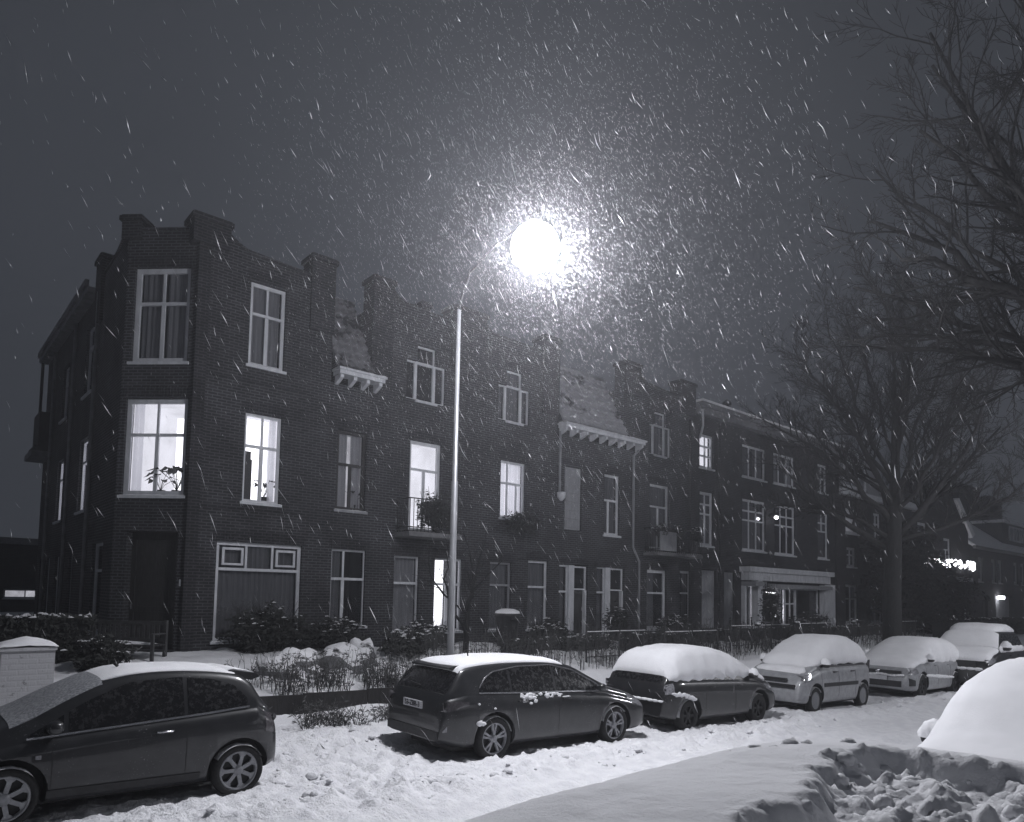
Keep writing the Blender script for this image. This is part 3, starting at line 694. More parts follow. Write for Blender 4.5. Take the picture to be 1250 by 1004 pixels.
# ------------------------------------------------------------ far terrace with snowy roof
J=house('terrace_house',(70,17.8,.6),'low far terrace at the end of the street with snow on its roof and dormer')
mb=MB(); oj=[(u,u+1.15,4.05,5.95) for u in (63.2,66.5,68.2,72.6,74.7,79.0,81.4)]+[(67.4,71.5,.8,3.0),(64.2,65.4,.8,2.9),(75.5,77.0,1,2.9)]
wall_panel(mb,FF,61.005,90,BASE-.4,6.8,oj); shell(mb,61.005,90,Y,27,BASE-.4,6.8); mb.build('wall',['brick_far'],J,uv=True,fix=True)
for o in oj[:7]: window(FF,J,*o,[(1,1)],bar=.26,mat='grey_paint')
door(FF,J,*oj[7],'grey_paint',.15,1); door(FF,J,*oj[8],'dark_wood',.15,1); window(FF,J,*oj[9],[(.5,1),(.5,1)],lit='on')
mb=MB(); mb.box((67.6,17.5,2.75),(68.7,17.7,3.0)); mb.build('door_lamp','bulb',J)
mb=MB(); mb.prism([(61.02,17.3,6.75),(90,17.3,6.75),(90,22.3,10.6),(61.02,22.3,10.6)],(0,.2,-.12)); mb.build('roof','snow',J,fix=True)
mb=MB(); FF.box(mb,61.0,90,.3,.5,6.5,6.72); mb.build('gutter','soffit',J,fix=True)
mb=MB(); mb.box((72,18.4,7.6),(80,21.5,9.4)); jd=mb.build('dormer','terrace_render',J)
mb=MB(); mb.box((71.8,18.2,9.4),(80.2,21.6,9.65)); mb.build('dormer_snow','snow',jd)
window(Fr((0,18.2,0),(1,0,0),(0,-1,0)),jd,73.3,77.6,7.9,9.2,[(1,4)],bar=.14,depth=0,room=.02,sill=False)
for x0,x1,zt in ((60.2,62.2,12.1),(64.3,67.4,12.0),(70.5,76.0,13.0),(79,83,12.7)):
    mb=MB(); mb.box((x0,21.2,9.3),(x1,22.6,zt-.25)); mb.box((x0-.1,21.1,zt-.25),(x1+.1,22.7,zt)); mb.build('chimney','brick_trim',J,uv=True)

# parent offset fix: children were built in world space
for e in HL:
    for c_ in [c_ for c_ in bpy.data.objects if c_.parent==e]:
        c_.location=c_.location-e.location

# ------------------------------------------------------------ far left building
K=empty('low_building',(0,48,0),0,'low flat-roofed building beyond the side street at the far left edge','building')
KF=Fr((-12,48,0),(1,0,0),(0,-1,0)); mb=MB(); wall_panel(mb,KF,0,22,.3,4.6,[(11.5,15.3,1.4,2.4),(16.6,18.6,1.6,2.1)]); mb.box((-12,48.32,.3),(-11.7,56,4.6)); mb.box((9.7,48.32,.3),(10,56,4.6)); wk=mb.build('wall',['brick_far'],K,uv=True,fix=True)
mb=MB(); mb.box((-12.3,47.6,4.6),(10.3,56.3,4.95)); r1=mb.build('roof','soffit',K)
w3=window(KF,K,11.5,15.3,1.4,2.4,[(1,3)],bar=.08); w4=window(KF,K,16.6,18.6,1.6,2.1,[(1,2)],bar=.08,lit='dim')
for c_ in (wk,r1,w3,w4): c_.location=c_.location-K.location
LAMP_W=5600; ADDED_LAMP_W=4300; FLAKES=3400; HALO_FLAKES=30000; HAZE=.0031; SKY=(.036,.040,.049)
m,nt,out=new_mat('flake'); principled(nt,out,(.85,.85,.88),.8,.2)
mixed('snow_fg',(.76,.76,.78),(.82,.82,.84),3,.8,.6,70,spec=.2,bdist=.006)
# ------------------------------------------------------------ vehicles
def interp(tab,x):
    if x<=tab[0][0]: return tab[0][1]
    for (a,va),(b,vb) in zip(tab[:-1],tab[1:]):
        if x<=b: return va+(vb-va)*(x-a)/max(b-a,1e-6)
    return tab[-1][1]
class Car:
    """body surface: nested cross-sections along x (0 = tail, L = nose)"""
    def __init__(s,L,W,top,belt,wheels,r=.31,arch=.37,tum=.40,z0=.2,name='parked_car',endw=.80,er=.42):
        s.L,s.W,s.belt,s.wheels,s.r,s.arch,s.tum,s.z0=L,W,belt,wheels,r,arch,tum,z0
        s.endw,s.er=endw,er
        pts=[Vector((a,b)) for a,b in top]
        for _ in range(2):   # corner cutting keeps the ends
            q=[pts[0]]
            for a,b in zip(pts[:-1],pts[1:]): q+=[a*.75+b*.25,a*.25+b*.75]
            pts=q+[pts[-1]]
        d=[0]
        for a,b in zip(pts[:-1],pts[1:]): d.append(d[-1]+(b-a).length)
        s.N=110; s.prof=[]
        j=0
        for i in range(s.N):
            t=d[-1]*i/(s.N-1)
            while j<len(d)-2 and d[j+1]<t: j+=1
            k=(t-d[j])/max(d[j+1]-d[j],1e-9); s.prof.append(pts[j].lerp(pts[j+1],min(1,k)))
    def top(s,x): return interp([(p.x,p.y) for p in s.prof],x)
    def hw(s,x):
        e=min(x,s.L-x); w=s.W/2
        if e<s.er: 
            t=1-max(0,e)/s.er; w*=s.endw+(1-s.endw)*math.sqrt(max(0,1-t*t))
        return w
    def zbot(s,x):
        return s.z0+.12*max(0,1-x/.7)**2+.06*max(0,1-(s.L-x)/.6)**2
    def ring(s,x,zt):
        w=s.hw(x); z0=s.zbot(x); zb=min(interp(s.belt,x),zt-.035); zb=max(zb,z0+.1); h=max(.02,zt-zb)
        c=min(1,h/.3); zm=(z0+zb)/2
        wr=w-.075-s.tum*max(0,h-.13)-.03*(1-c)
        H=zb-z0
        R_=[(0,z0),(w*.6,z0),(w-.14,z0),(w-.06,z0+.025*min(1,H/.3)),(w-.02,z0+.15*H),(w-.004,z0+.3*H),(w,z0+.5*H),(w-.004,z0+.7*H),(w-.012,z0+.84*H),(w-.025,z0+.93*H),(w-.05,zb-.004),(w-.07,zb+.012*c)]
        a=(w-.08,zb+.03*c); b=(wr,zt-.11*c)
        for k in range(5):
            t=k/4; R_.append((a[0]+(b[0]-a[0])*t+.014*math.sin(PI*t)*c,a[1]+(b[1]-a[1])*t))
        R_+=[(wr-.022,zt-.075*c),(wr-.06,zt-.045*c),(wr-.12,zt-.026*c),(wr*.72,zt-.012*c),(wr*.4,zt-.003*c),(0,zt)]
        return R_
    def full(s,i):
        p=s.prof[i]; r=s.ring(p.x,p.y)
        return [(p.x,-y,z) for y,z in r]+[(p.x,y,z) for y,z in r[-2:0:-1]]
    def body(s,mat,parent,cut=True):
        mb=MB(); rings=[s.full(i) for i in range(s.N)]; n=len(rings[0])
        vs=[v for r in rings for v in r]; fs=[]
        for i in range(s.N-1):
            for k in range(n):
                k2=(k+1)%n; fs.append((i*n+k,(i+1)*n+k,(i+1)*n+k2,i*n+k2))
        fs.append(tuple(range(n))); fs.append(tuple((s.N-1)*n+k for k in range(n))[::-1])
        mb.add(vs,fs,0,True)
        o=mb.build('body',[mat,'black_plastic'],None,fix=True)
        if cut:
            cb=MB()
            for wx in s.wheels:
                for sd in (-1,1):
                    w=s.W/2; prof=[(.0005,-.32),(s.arch,-.32),(s.arch,.2),(.0005,.2)]
                    cb.lathe(prof,28,(wx,sd*w*1.0 if sd>0 else -w,s.r+.02),axis='y',smooth=False) if False else None
                    a=[];n_=28
                    y0,y1=(w-.30,w+.15) if sd>0 else (-w-.15,-w+.30)
                    A_=[(wx+s.arch*math.cos(2*PI*k/n_),y0,s.r+.02+s.arch*math.sin(2*PI*k/n_)) for k in range(n_)]
                    cb.prism(A_[::-1],(0,y1-y0,0),0)
            co=cb.build('cutter','black_plastic',None,fix=True)
            md=o.modifiers.new('b','BOOLEAN'); md.object=co; md.operation='DIFFERENCE'; md.solver='EXACT'
            try: md.material_mode='TRANSFER'
            except Exception: pass
            dg=bpy.context.evaluated_depsgraph_get(); me=bpy.data.meshes.new_from_object(o.evaluated_get(dg))
            old=o.data; o.modifiers.clear(); o.data=me; me.name='body'; bpy.data.meshes.remove(old); bpy.data.objects.remove(co)
            for p in me.polygons:
                if p.material_index==1 or (len(me.materials)>1 and me.materials[p.material_index]==MATS['black_plastic']): p.use_smooth=False
        o.parent=parent; return o
    def side_y(s,x,z):
        r=s.ring(x,s.top(x)); best=s.hw(x)
        for (ya,za),(yb,zb) in zip(r[3:-1],r[4:]):
            if min(za,zb)-1e-6<=z<=max(za,zb)+1e-6 and abs(zb-za)>1e-6: best=ya+(yb-ya)*(z-za)/(zb-za)
        return best
    def side_patch(s,mb,side,lo,hi,off=.007,nx=20,nz=5,mi=0):
        """lo, hi: polylines (x,z) sharing their x range"""
        x0=max(lo[0][0],hi[0][0]); x1=min(lo[-1][0],hi[-1][0]); pts=[]
        for i in range(nx+1):
            x=x0+(x1-x0)*i/nx; a,b=interp(lo,x),interp(hi,x); row=[]
            for j in range(nz+1):
                z=a+(b-a)*j/nz; row.append((x,side*(s.side_y(x,z)+off),z))
            pts.append(row)
        mb.grid(pts,mi,True,flip=side<0)
        # thin edge back to the body
        rim=[pts[0],[r[-1] for r in pts],pts[-1][::-1],[r[0] for r in pts][::-1]]
        for e in rim:
            mb.grid([e,[(p[0],p[1]-side*(off+.006),p[2]) for p in e]],mi,True,flip=side<0)
    def station(s,z=None,x=None,tail=True):
        idx=range(s.N)
        if z is not None:
            rng=[i for i in idx if (s.prof[i].x<s.L*.45)==tail]
            return min(rng,key=lambda i:abs(s.prof[i].y-z)+(0 if True else 0))
        return min(idx,key=lambda i:abs(s.prof[i].x-x))
    def top_pt(s,i,q):
        p=s.prof[i]; r=s.ring(p.x,p.y); wr=r[-6][0]; y=abs(q)*wr; z=p.y
        for (ya,za),(yb,zb) in zip(r[-7:-1],r[-6:]):
            if yb-1e-6<=y<=ya+1e-6: z=za+(zb-za)*((ya-y)/max(ya-yb,1e-6)); break
        return (p.x,math.copysign(y,q),z)
    def normal(s,i,y=0):
        a=s.prof[max(0,i-1)]; b=s.prof[min(s.N-1,i+1)]; t=(b-a)
        n=Vector((-t.y,0,t.x)); n.normalize(); return n
    def top_patch(s,mb,i0,i1,q0,q1,off=.007,nq=14,mi=0,qi=None):
        pts=[]
        for i in range(i0,i1+1):
            n=s.normal(i); row=[]
            t=(i-i0)/max(1,i1-i0)
            for k in range(nq+1):
                q=q0+(q1-q0)*k/nq
                if qi: q*=qi(t)
                p=Vector(s.top_pt(i,q))+n*off; row.append(tuple(p))
            pts.append(row)
        mb.grid(pts,mi,True)
        for e,fl in ((pts[0],1),(pts[-1],0),([r[0] for r in pts],0),([r[-1] for r in pts],1)):
            c=[tuple(Vector(p)-s.normal(i0)*(off+.004)) if False else (p[0],p[1],p[2]-off-.006) for p in e]
            mb.grid([e,c],mi,True)
    def snow(s,mb,th,i0,i1,zlim,seed=0,nfrac=1.0,rough=.35,taper=4,sc=6.0):
        """snow lying over the sections i0..i1 down each side to the height zlim(x, side)"""
        pts=[]; nr=len(s.ring(s.prof[55].x,s.prof[55].y))
        mid=(s.prof[(i0+i1)//2].x,0,.9)
        for i in range(i0,i1+1):
            p=s.prof[i]; r=s.ring(p.x,p.y); row=[]
            nn=s.normal(i)
            for side in (-1,1):
                rr_=r[7:] if side<0 else r[7:-1][::-1]
                for k,(y,z) in enumerate(rr_):
                    zl=zlim(p.x,side); 
                    # densify: clamp to the snow line
                    zz=max(z,zl); yy=y
                    if z<zl: 
                        zt=min(zl,p.y-.01); yy=s.side_y_at(r,zt); zz=zt
                    e=min(1,(i-i0)/taper,(i1-i)/taper) if taper else 1
                    v=max(0,min(1,(zz-zl)/.09)); f=math.sqrt(max(0,e))*math.sqrt(v) 
                    up=smooth(0,1,(abs(nn.z)))
                    w=1-min(1,yy/max(s.W/2,.1))
                    lat=.45+.55*min(1,w*2.2)
                    t=th*f*lat*(1+rough*noise.fractal(Vector((p.x*sc/2,side*yy*sc/2,zz*sc/2+seed)),1,2,4))
                    # outward direction
                    sidef=max(0,1-(p.y-zz)/.0001) if False else (1 if (p.y-zz)>.06 else max(0,(p.y-zz)/.06))
                    d=Vector((nn.x*(1-sidef*.7),side*sidef,nn.z*(1-sidef*.6))); d.normalize()
                    q=Vector((p.x,side*yy,zz))+d*(t-.008*(1-f)); row.append(tuple(q))
            pts.append(row)
        mb.grid(pts,0,True)
    def side_y_at(s,r,z):
        best=r[6][0]
        for (ya,za),(yb,zb) in zip(r[3:-1],r[4:]):
            if min(za,zb)-1e-6<=z<=max(za,zb)+1e-6 and abs(zb-za)>1e-6: best=ya+(yb-ya)*(z-za)/(zb-za)
        return best
def wheel(parent,x,y,r,side,style,width=.2,rimr=.66,mat='alloy'):
    mb=MB(); w=width/2; rr_=r*rimr
    prof=[(rr_,-w*.9),(r*.88,-w),(r*.97,-w*.82),(r,-w*.45),(r,w*.45),(r*.97,w*.82),(r*.88,w),(rr_,w*.86),(rr_*.97,w*.5),(rr_*.97,-w*.9),(rr_,-w*.9)]
    mb.lathe(prof,36,(0,0,0),'y')
    wh=mb.build('wheel','tyre',parent,fix=True); wh.location=(x,y,r)
    rb=MB(); s=side
    yo=s*w*.80; yi=s*w*.30
    rb.lathe([(rr_*1.0,yi),(rr_*1.0,yo),(rr_*.90,yo+s*.006),(rr_*.87,yi)],36,(0,0,0),'y')
    rb.lathe([(.001,yo-s*.004),(.055,yo-s*.004),(.075,yi)],18,(0,0,0),'y')
    def spoke(a0,a1,w0,w1,th=.018):
        p=[]
        for (rad,ang,ww) in ((.05,a0,w0),(rr_*.9,a1,w1)):
            dx,dz=math.cos(ang),math.sin(ang)
            for sg in (-1,1): p.append((rad*dx-sg*ww*dz,rad*dz+sg*ww*dx))
        q=[p[0],p[1],p[3],p[2]]
        rb.prism([(a,yo-s*.012,b) for a,b in q],(0,-s*.035,0))
    if style=='double':
        for k in range(5):
            a=2*PI*k/5+.3; spoke(a-.1,a-.17,.014,.017); spoke(a+.1,a+.17,.014,.017)
    elif style=='holes':
        for k in range(7):
            a=2*PI*k/7; spoke(a,a,.022,.022)
            for sg in (-1,1):
                b=a+sg*.24
                p=[(rr_*.62*math.cos(a),rr_*.62*math.sin(a)),(rr_*.95*math.cos(a+sg*.06),rr_*.95*math.sin(a+sg*.06)),(rr_*.95*math.cos(b),rr_*.95*math.sin(b)),(rr_*.84*math.cos(b),rr_*.84*math.sin(b))]
                rb.prism([(u,yo-s*.014,v) for u,v in p],(0,-s*.03,0))
    elif style=='cap':
        rb.lathe([(.001,yo),(rr_*.6,yo+s*.004),(rr_*.9,yo-s*.01)],28,(0,0,0),'y')
        for k in range(8):
            a=2*PI*k/8; spoke(a,a,.012,.022)
    else:
        for k in range(6): a=2*PI*k/6; spoke(a,a,.018,.026)
    tb=MB(); q0=random.Random(int(x*97+y*31)).uniform(.2,1.2); rows=[]
    for k in range(26):
        a=q0+2.1*k/25; t_=.012*(1+noise.noise(Vector((k*.5,x,y))))*math.sin(PI*k/25)**.5
        rows.append([((r+t_*(.2 if j in (0,4) else 1))*math.cos(a),s*w*(1.02-.35*j),(r+t_*(.2 if j in (0,4) else 1))*math.sin(a)) for j in range(5)])
    tb.grid(rows,0,True); tb.build('tyre_snow','snow',wh)
    rim=rb.build('rim',mat,wh,fix=True)
    db=MB(); db.lathe([(.001,s*w*.15),(rr_*.96,s*w*.15)],28,(0,0,0),'y'); db.build('recess_shade_disc','black_plastic',wh)  # black disc stands in for the shade behind the spokes
    return wh
def mirror(parent,c,x,z,side,mat,snow=0,big=1.0):
    y=side*(c.side_y(x,z-.02)+.10*big)
    mb=MB(); rows=[]
    for i in range(9):
        a=PI*i/8; row=[]
        for k in range(15):
            b=2*PI*k/14; sx,sy,sz=.075*big,.105*big,.07*big
            u=math.copysign(abs(math.cos(b))**.8,math.cos(b)); v=math.copysign(abs(math.sin(b))**.8,math.sin(b))
            row.append((x-sx*math.cos(a),y+sy*math.sin(a)**.7*u,z+sz*math.sin(a)**.7*v))
        rows.append(row)
    mb.grid(rows,0,True); mb.tube([(x+.02,side*(c.side_y(x,z-.05)-.01),z-.05),(x+.01,y-side*.06,z-.03)],.025,6)
    m_=mb.build('wing_mirror',mat,parent,fix=True)
    if snow:
        sb=MB(); rows=[]
        for i in range(9):
            a=PI*i/8; row=[]
            for k in range(15):
                b=PI*k/14; t=1+.15*noise.noise(Vector((x*9+i,k*.5,z)))
                row.append((x-.085*big*math.cos(a)*t+snow*.02,y+.115*big*math.sin(a)**.7*math.cos(b)*t,z+.005+(.10*big+snow*.05)*math.sin(a)**.7*math.sin(b)*t))
            rows.append(row)
        sb.grid(rows,0,True); sb.build('mirror_snow','snow',m_)
    return m_
def plate(parent,text,x,z,yaw,w=.52,hh=.11,y=0,tilt=0):
    mb=MB(); s=1 if abs(yaw)<1 else -1
    mb.box((x-.012,y-w/2,z-hh/2),(x+.012,y+w/2,z+hh/2)); p=mb.build('number_plate','plate_white',parent)
    cu=bpy.data.curves.new('plate_text','FONT'); cu.body=text; cu.size=hh*.98; cu.align_x='CENTER'; cu.align_y='CENTER'; cu.extrude=.0015; cu.offset=.0022
    tmp=bpy.data.objects.new('plate_text',cu); COL.objects.link(tmp)
    dg=bpy.context.evaluated_depsgraph_get(); dg.update(); me=bpy.data.meshes.new_from_object(tmp.evaluated_get(dg)); me.name='plate_text'
    bpy.data.objects.remove(tmp)
    me.materials.clear(); me.materials.append(MATS['black_plastic'])
    o=bpy.data.objects.new('lettering',me); COL.objects.link(o); o.parent=p
    o.rotation_euler=(PI/2,0,PI/2 if s>0 else -PI/2); o.location=(x+s*.0145,y,z-.002); 
    return p
mixed('plate_white',(.42,.42,.44),(.5,.5,.52),12,.5)
def strip(c,mb,side,x0,x1,z0,z1,off=.006,n=24):
    f0=z0 if callable(z0) else (lambda x:z0); f1=z1 if callable(z1) else (lambda x:z1)
    lo=[(x0+(x1-x0)*k/n,f0(x0+(x1-x0)*k/n)) for k in range(n+1)]; hi=[(x0+(x1-x0)*k/n,f1(x0+(x1-x0)*k/n)) for k in range(n+1)]
    c.side_patch(mb,side,lo,hi,off,nx=n,nz=1)
def side_windows(c,parent,lo,hi,cuts,gap=.05,trim='chrome',glass='car_glass',frost=0):
    for side in (-1,1):
        edges=[lo[0][0]]+cuts+[lo[-1][0]]
        for a,b in zip(edges[:-1],edges[1:]):
            a2=a+(gap/2 if a!=edges[0] else 0); b2=b-(gap/2 if b!=edges[-1] else 0)
            n=12; L_=[(a2+(b2-a2)*k/n,interp(lo,a2+(b2-a2)*k/n)) for k in range(n+1)]; H_=[(x,interp(hi,x)) for x,_ in L_]
            mb=MB(); c.side_patch(mb,side,L_,H_,.006,nx=16,nz=5); mb.build('side_window',glass,parent)
        if trim:
            mb=MB(); strip(c,mb,side,lo[0][0]-.02,lo[-1][0]+.03,lambda x:interp(lo,x)-.028,lambda x:interp(lo,x)-.008,.012); 
            mb.build('window_trim',trim,parent)
def seams(c,parent,xs,z0,lo,both=(-1,1)):
    for side in both:
        for x in xs:
            mb=MB(); n=10; L_=[(x-.005,z0),(x+.005,z0)]; H_=[(x-.005,interp(lo,x)-.04),(x+.005,interp(lo,x)-.04)]
            c.side_patch(mb,side,L_,H_,.0025,nx=1,nz=10); mb.build('door_seam','black_plastic',parent)
def handles(c,parent,xs,z,mat,both=(-1,1)):
    for side in both:
        for x in xs:
            y=c.side_y(x,z); mb=MB(); mb.tube([(x-.09,side*(y-.004),z),(x-.075,side*(y+.028),z+.003),(x+.075,side*(y+.028),z+.003),(x+.09,side*(y-.004),z)],.012,6); mb.build('door_handle',mat,parent)
def underside(c,parent):
    mb=MB(); mb.box((.35,-c.W/2+.32,c.z0-.06),(c.L-.35,c.W/2-.32,c.z0+.01)); mb.build('underbody','black_plastic',parent)
def place_car(c,e,x,y,heading,rear_to_center=None):
    """x,y: world position of the middle of the car"""
    e.location=(x,y,ground_z(x,y,False)-.035); e.rotation_euler=(0,math.radians(1.4)*math.cos(heading),heading)
    for o in list(bpy.data.objects):
        if o.parent==e: o.location=(o.location.x-c.L/2,o.location.y,o.location.z)

# --- small dark hatchback, near left
c=Car(3.62,1.66,[(0,.48),(.0,.62),(.03,.84),(.12,1.0),(.26,1.2),(.36,1.37),(.52,1.455),(1.0,1.505),(1.55,1.50),(1.95,1.43),(2.35,1.24),(2.75,1.01),(3.02,.92),(3.35,.80),(3.56,.64),(3.62,.45)],
    [(0,.86),(.3,1.0),(.9,.955),(1.8,.885),(2.7,.80),(3.62,.62)],(.50,2.80),r=.30,arch=.365,tum=.42)
e=empty('small_hatchback',(0,0,0),0,'dark two-door hatchback at the left edge with frosted windscreen and thin snow on its roof','car','cars parked along the far kerb')
c.body('paint_dark',e); underside(c,e)
lo=[(.42,1.06),(.9,1.01),(1.8,.94),(2.62,.875)]; hi=[(.42,1.14),(.55,1.29),(.8,1.37),(1.2,1.405),(1.7,1.365),(2.1,1.20),(2.62,.90)]
side_windows(c,e,lo,hi,[1.12,2.3]); seams(c,e,[1.12,2.42],.30,lo); handles(c,e,[1.36],.83,'chrome')
for wx in c.wheels:
    for sd in (-1,1): wheel(e,wx,sd*(c.W/2-.10),.30,sd,'holes',.2,.76)
for sd in (-1,1): mirror(e,c,2.42,.965,sd,'paint_dark')
i0=c.station(x=1.97); i1=c.station(x=2.78)
mb=MB(); c.top_patch(mb,i0,i1,-.97,.97,.008); mb.build('windscreen','snow_frost',e)
mb=MB(); c.top_patch(mb,c.station(x=2.86),c.station(x=3.30),-.8,.8,.008); mb.build('bonnet_snow','snow_frost',e)
mb=MB(); c.top_patch(mb,c.station(z=1.0),c.station(z=1.33),-.86,.86,.008); mb.build('rear_window','car_glass',e)
mb=MB(); c.snow(mb,.028,c.station(x=.46),c.station(x=2.0),lambda x,s_:c.top(x)-.045,3,taper=5); mb.build('roof_snow','snow',e)
mb=MB(); mb.prism([(.66,-.46,1.44),(.50,-.46,1.45),(.22,-.46,1.405),(.17,-.46,1.365),(.28,-.46,1.325),(.5,-.46,1.36)],(0,.92,0)); mb.build('roof_spoiler','paint_dark',e,fix=True)
mb=MB(); mb.prism([(.60,-.42,1.45),(.50,-.42,1.468),(.24,-.42,1.422),(.235,-.42,1.409),(.5,-.42,1.452)],(0,.84,0)); mb.build('spoiler_snow','snow',e,fix=True)
mb=MB(); mb.tube([(1.72,0,1.50),(1.66,0,1.56),(1.45,0,1.72)],.006,5); mb.tube([(1.70,0,1.495),(1.74,0,1.53)],.02,6); mb.build('aerial','black_plastic',e)
for sd in (-1,1):
    mb=MB(); c.side_patch(mb,sd,[(.05,.70),(.2,.74)],[(.05,.93),(.2,.96)],.008,6,5); mb.build('tail_light','tail_lens',e)
    mb=MB(); c.side_patch(mb,sd,[(3.1,.70),(3.5,.58)],[(3.1,.80),(3.5,.68)],.008,6,3); mb.build('headlight','lamp_lens',e)
    mb=MB(); c.side_patch(mb,sd,[(2.52,.66),(2.57,.66)],[(2.52,.70),(2.57,.70)],.01,3,2); mb.build('indicator','lamp_lens',e)
    mb=MB(); strip(c,mb,sd,.95,2.45,.26,.34,.012); mb.build('sill_trim','black_plastic',e)
place_car(c,e,1.90,9.40,PI+.015)

# --- dark estate
c=Car(4.50,1.78,[(0,.42),(-.0,.62),(.03,.80),(.09,.98),(.20,1.15),(.34,1.34),(.44,1.415),(.9,1.465),(1.6,1.485),(2.3,1.465),(2.75,1.38),(3.2,1.16),(3.52,1.00),(4.0,.90),(4.34,.74),(4.46,.58),(4.50,.42)],
    [(0,.9),(.4,.97),(1.5,.945),(2.6,.92),(3.4,.87),(4.5,.64)],(.93,3.60),r=.325,arch=.385,tum=.42)
e=empty('estate_car',(0,0,0),0,'dark estate car beside the lamp pole, white roof and readable rear plate','car','cars parked along the far kerb')
e['label']='dark estate car beside the lamp pole, thin snow on its roof, readable rear plate'
c.body('paint_dark',e); underside(c,e)
lo=[(.66,1.03),(1.5,1.0),(2.6,.975),(3.34,.945)]; hi=[(.66,1.07),(.78,1.20),(.98,1.30),(1.5,1.365),(2.2,1.375),(2.7,1.28),(3.1,1.09),(3.34,.965)]
side_windows(c,e,lo,hi,[1.28,2.22,3.05]); seams(c,e,[1.28,2.24,3.2],.30,lo); handles(c,e,[1.46,2.42],.86,'paint_dark')
for sd in (-1,1):
    mb=MB(); strip(c,mb,sd,.66,3.32,lambda x:interp(hi,x)+.008,lambda x:interp(hi,x)+.022,.011,40); mb.build('window_trim','chrome',e)
    mb=MB(); c.side_patch(mb,sd,[(.03,.76),(.1,.77),(.42,.85)],[(.03,.90),(.1,.915),(.42,.90)],.009,14,5); mb.build('tail_light','tail_lens',e)
    mb=MB(); c.side_patch(mb,sd,[(3.95,.74),(4.32,.60)],[(3.95,.83),(4.32,.71)],.009,8,3); mb.build('headlight','lamp_lens',e)
    mirror(e,c,3.20,1.0,sd,'paint_dark'); 
    mb=MB(); c.side_patch(mb,sd,[(.03,.47),(.08,.48)],[(.03,.49),(.08,.56)],.01,4,3); mb.build('reflector','lamp_lens',e)
    for wx in c.wheels: wheel(e,wx,sd*(c.W/2-.11),.325,sd,'double',.21,.75)
mb=MB(); c.top_patch(mb,c.station(z=1.03),c.station(z=1.345),-.95,.95,.007,qi=lambda t:1-.02*t); mb.build('rear_window','car_glass',e)
mb=MB(); mb.box((-.015,-.72,.34),(.10,.72,.47)); mb.build('bumper_trim','black_plastic',e)
mb=MB(); mb.tube([(.12,.0,1.07),(.13,.2,1.08),(.14,.34,1.10)],.010,5); mb.build('rear_wiper','black_plastic',e)
mb=MB(); mb.box((.40,-.60,1.39),(.26,.60,1.425)); 
mb=MB(); mb.prism([(.62,-.54,1.41),(.46,-.54,1.412),(.27,-.54,1.375),(.27,-.54,1.35),(.4,-.54,1.32),(.6,-.54,1.36)],(0,1.08,0)); mb.build('roof_spoiler','paint_dark',e,fix=True)
mb=MB(); c.snow(mb,.055,c.station(x=.30),c.station(x=2.62),lambda x,s_:c.top(x)-.05,8,taper=4,rough=.25); mb.build('roof_snow','snow',e)
mb=MB(); mb.tube([(1.0,0,1.47),(.97,0,1.60)],.012,5); mb.build('aerial','black_plastic',e)
mb=MB(); c.top_patch(mb,c.station(x=2.74),c.station(x=3.42),-.95,.95,.007); mb.build('windscreen','car_glass',e)
pl=plate(e,'53-ZBR-3',.005,.80,PI,y=.02)
# clumps of snow clinging below the side windows
rr=random.Random(5); mb=MB()
def clump(mb,x,y,z,sx,sy,sz,seed,n=8):
    rows=[]
    for i in range(n+1):
        a=PI*i/n; row=[]
        for k in range(2*n+1):
            b=PI*k/n; t=1+.35*noise.noise(Vector((seed+math.cos(b)*1.7*math.sin(a),math.sin(b)*1.7*math.sin(a),math.cos(a)*1.7)))
            row.append((x+sx*t*math.sin(a)*math.cos(b),y+sy*t*math.sin(a)*math.sin(b),z+sz*t*math.cos(a)))
        rows.append(row)
    mb.grid(rows,0,True)
for k in range(26):
    x=rr.uniform(1.45,2.32); z=.945-rr.random()**2*.05
    if abs(x-1.9)<.04: continue
    clump(mb,x,-(c.side_y(x,z)+.002),z,rr.uniform(.02,.07),.018,rr.uniform(.012,.035),k)
for x,z,sx,sz in ((1.5,.86,.06,.02),(1.62,.82,.03,.02),(1.72,.85,.035,.03),(2.4,.885,.09,.012),(.62,.58,.07,.04),(.68,.57,.05,.03),(.6,.86,.02,.015),(.9,.78,.02,.015)):
    clump(mb,x,-(c.side_y(x,z)+.012),z,sx,.02,sz,x)
mb.build('clinging_snow','snow',e)
place_car(c,e,8.33,9.20,-.03)

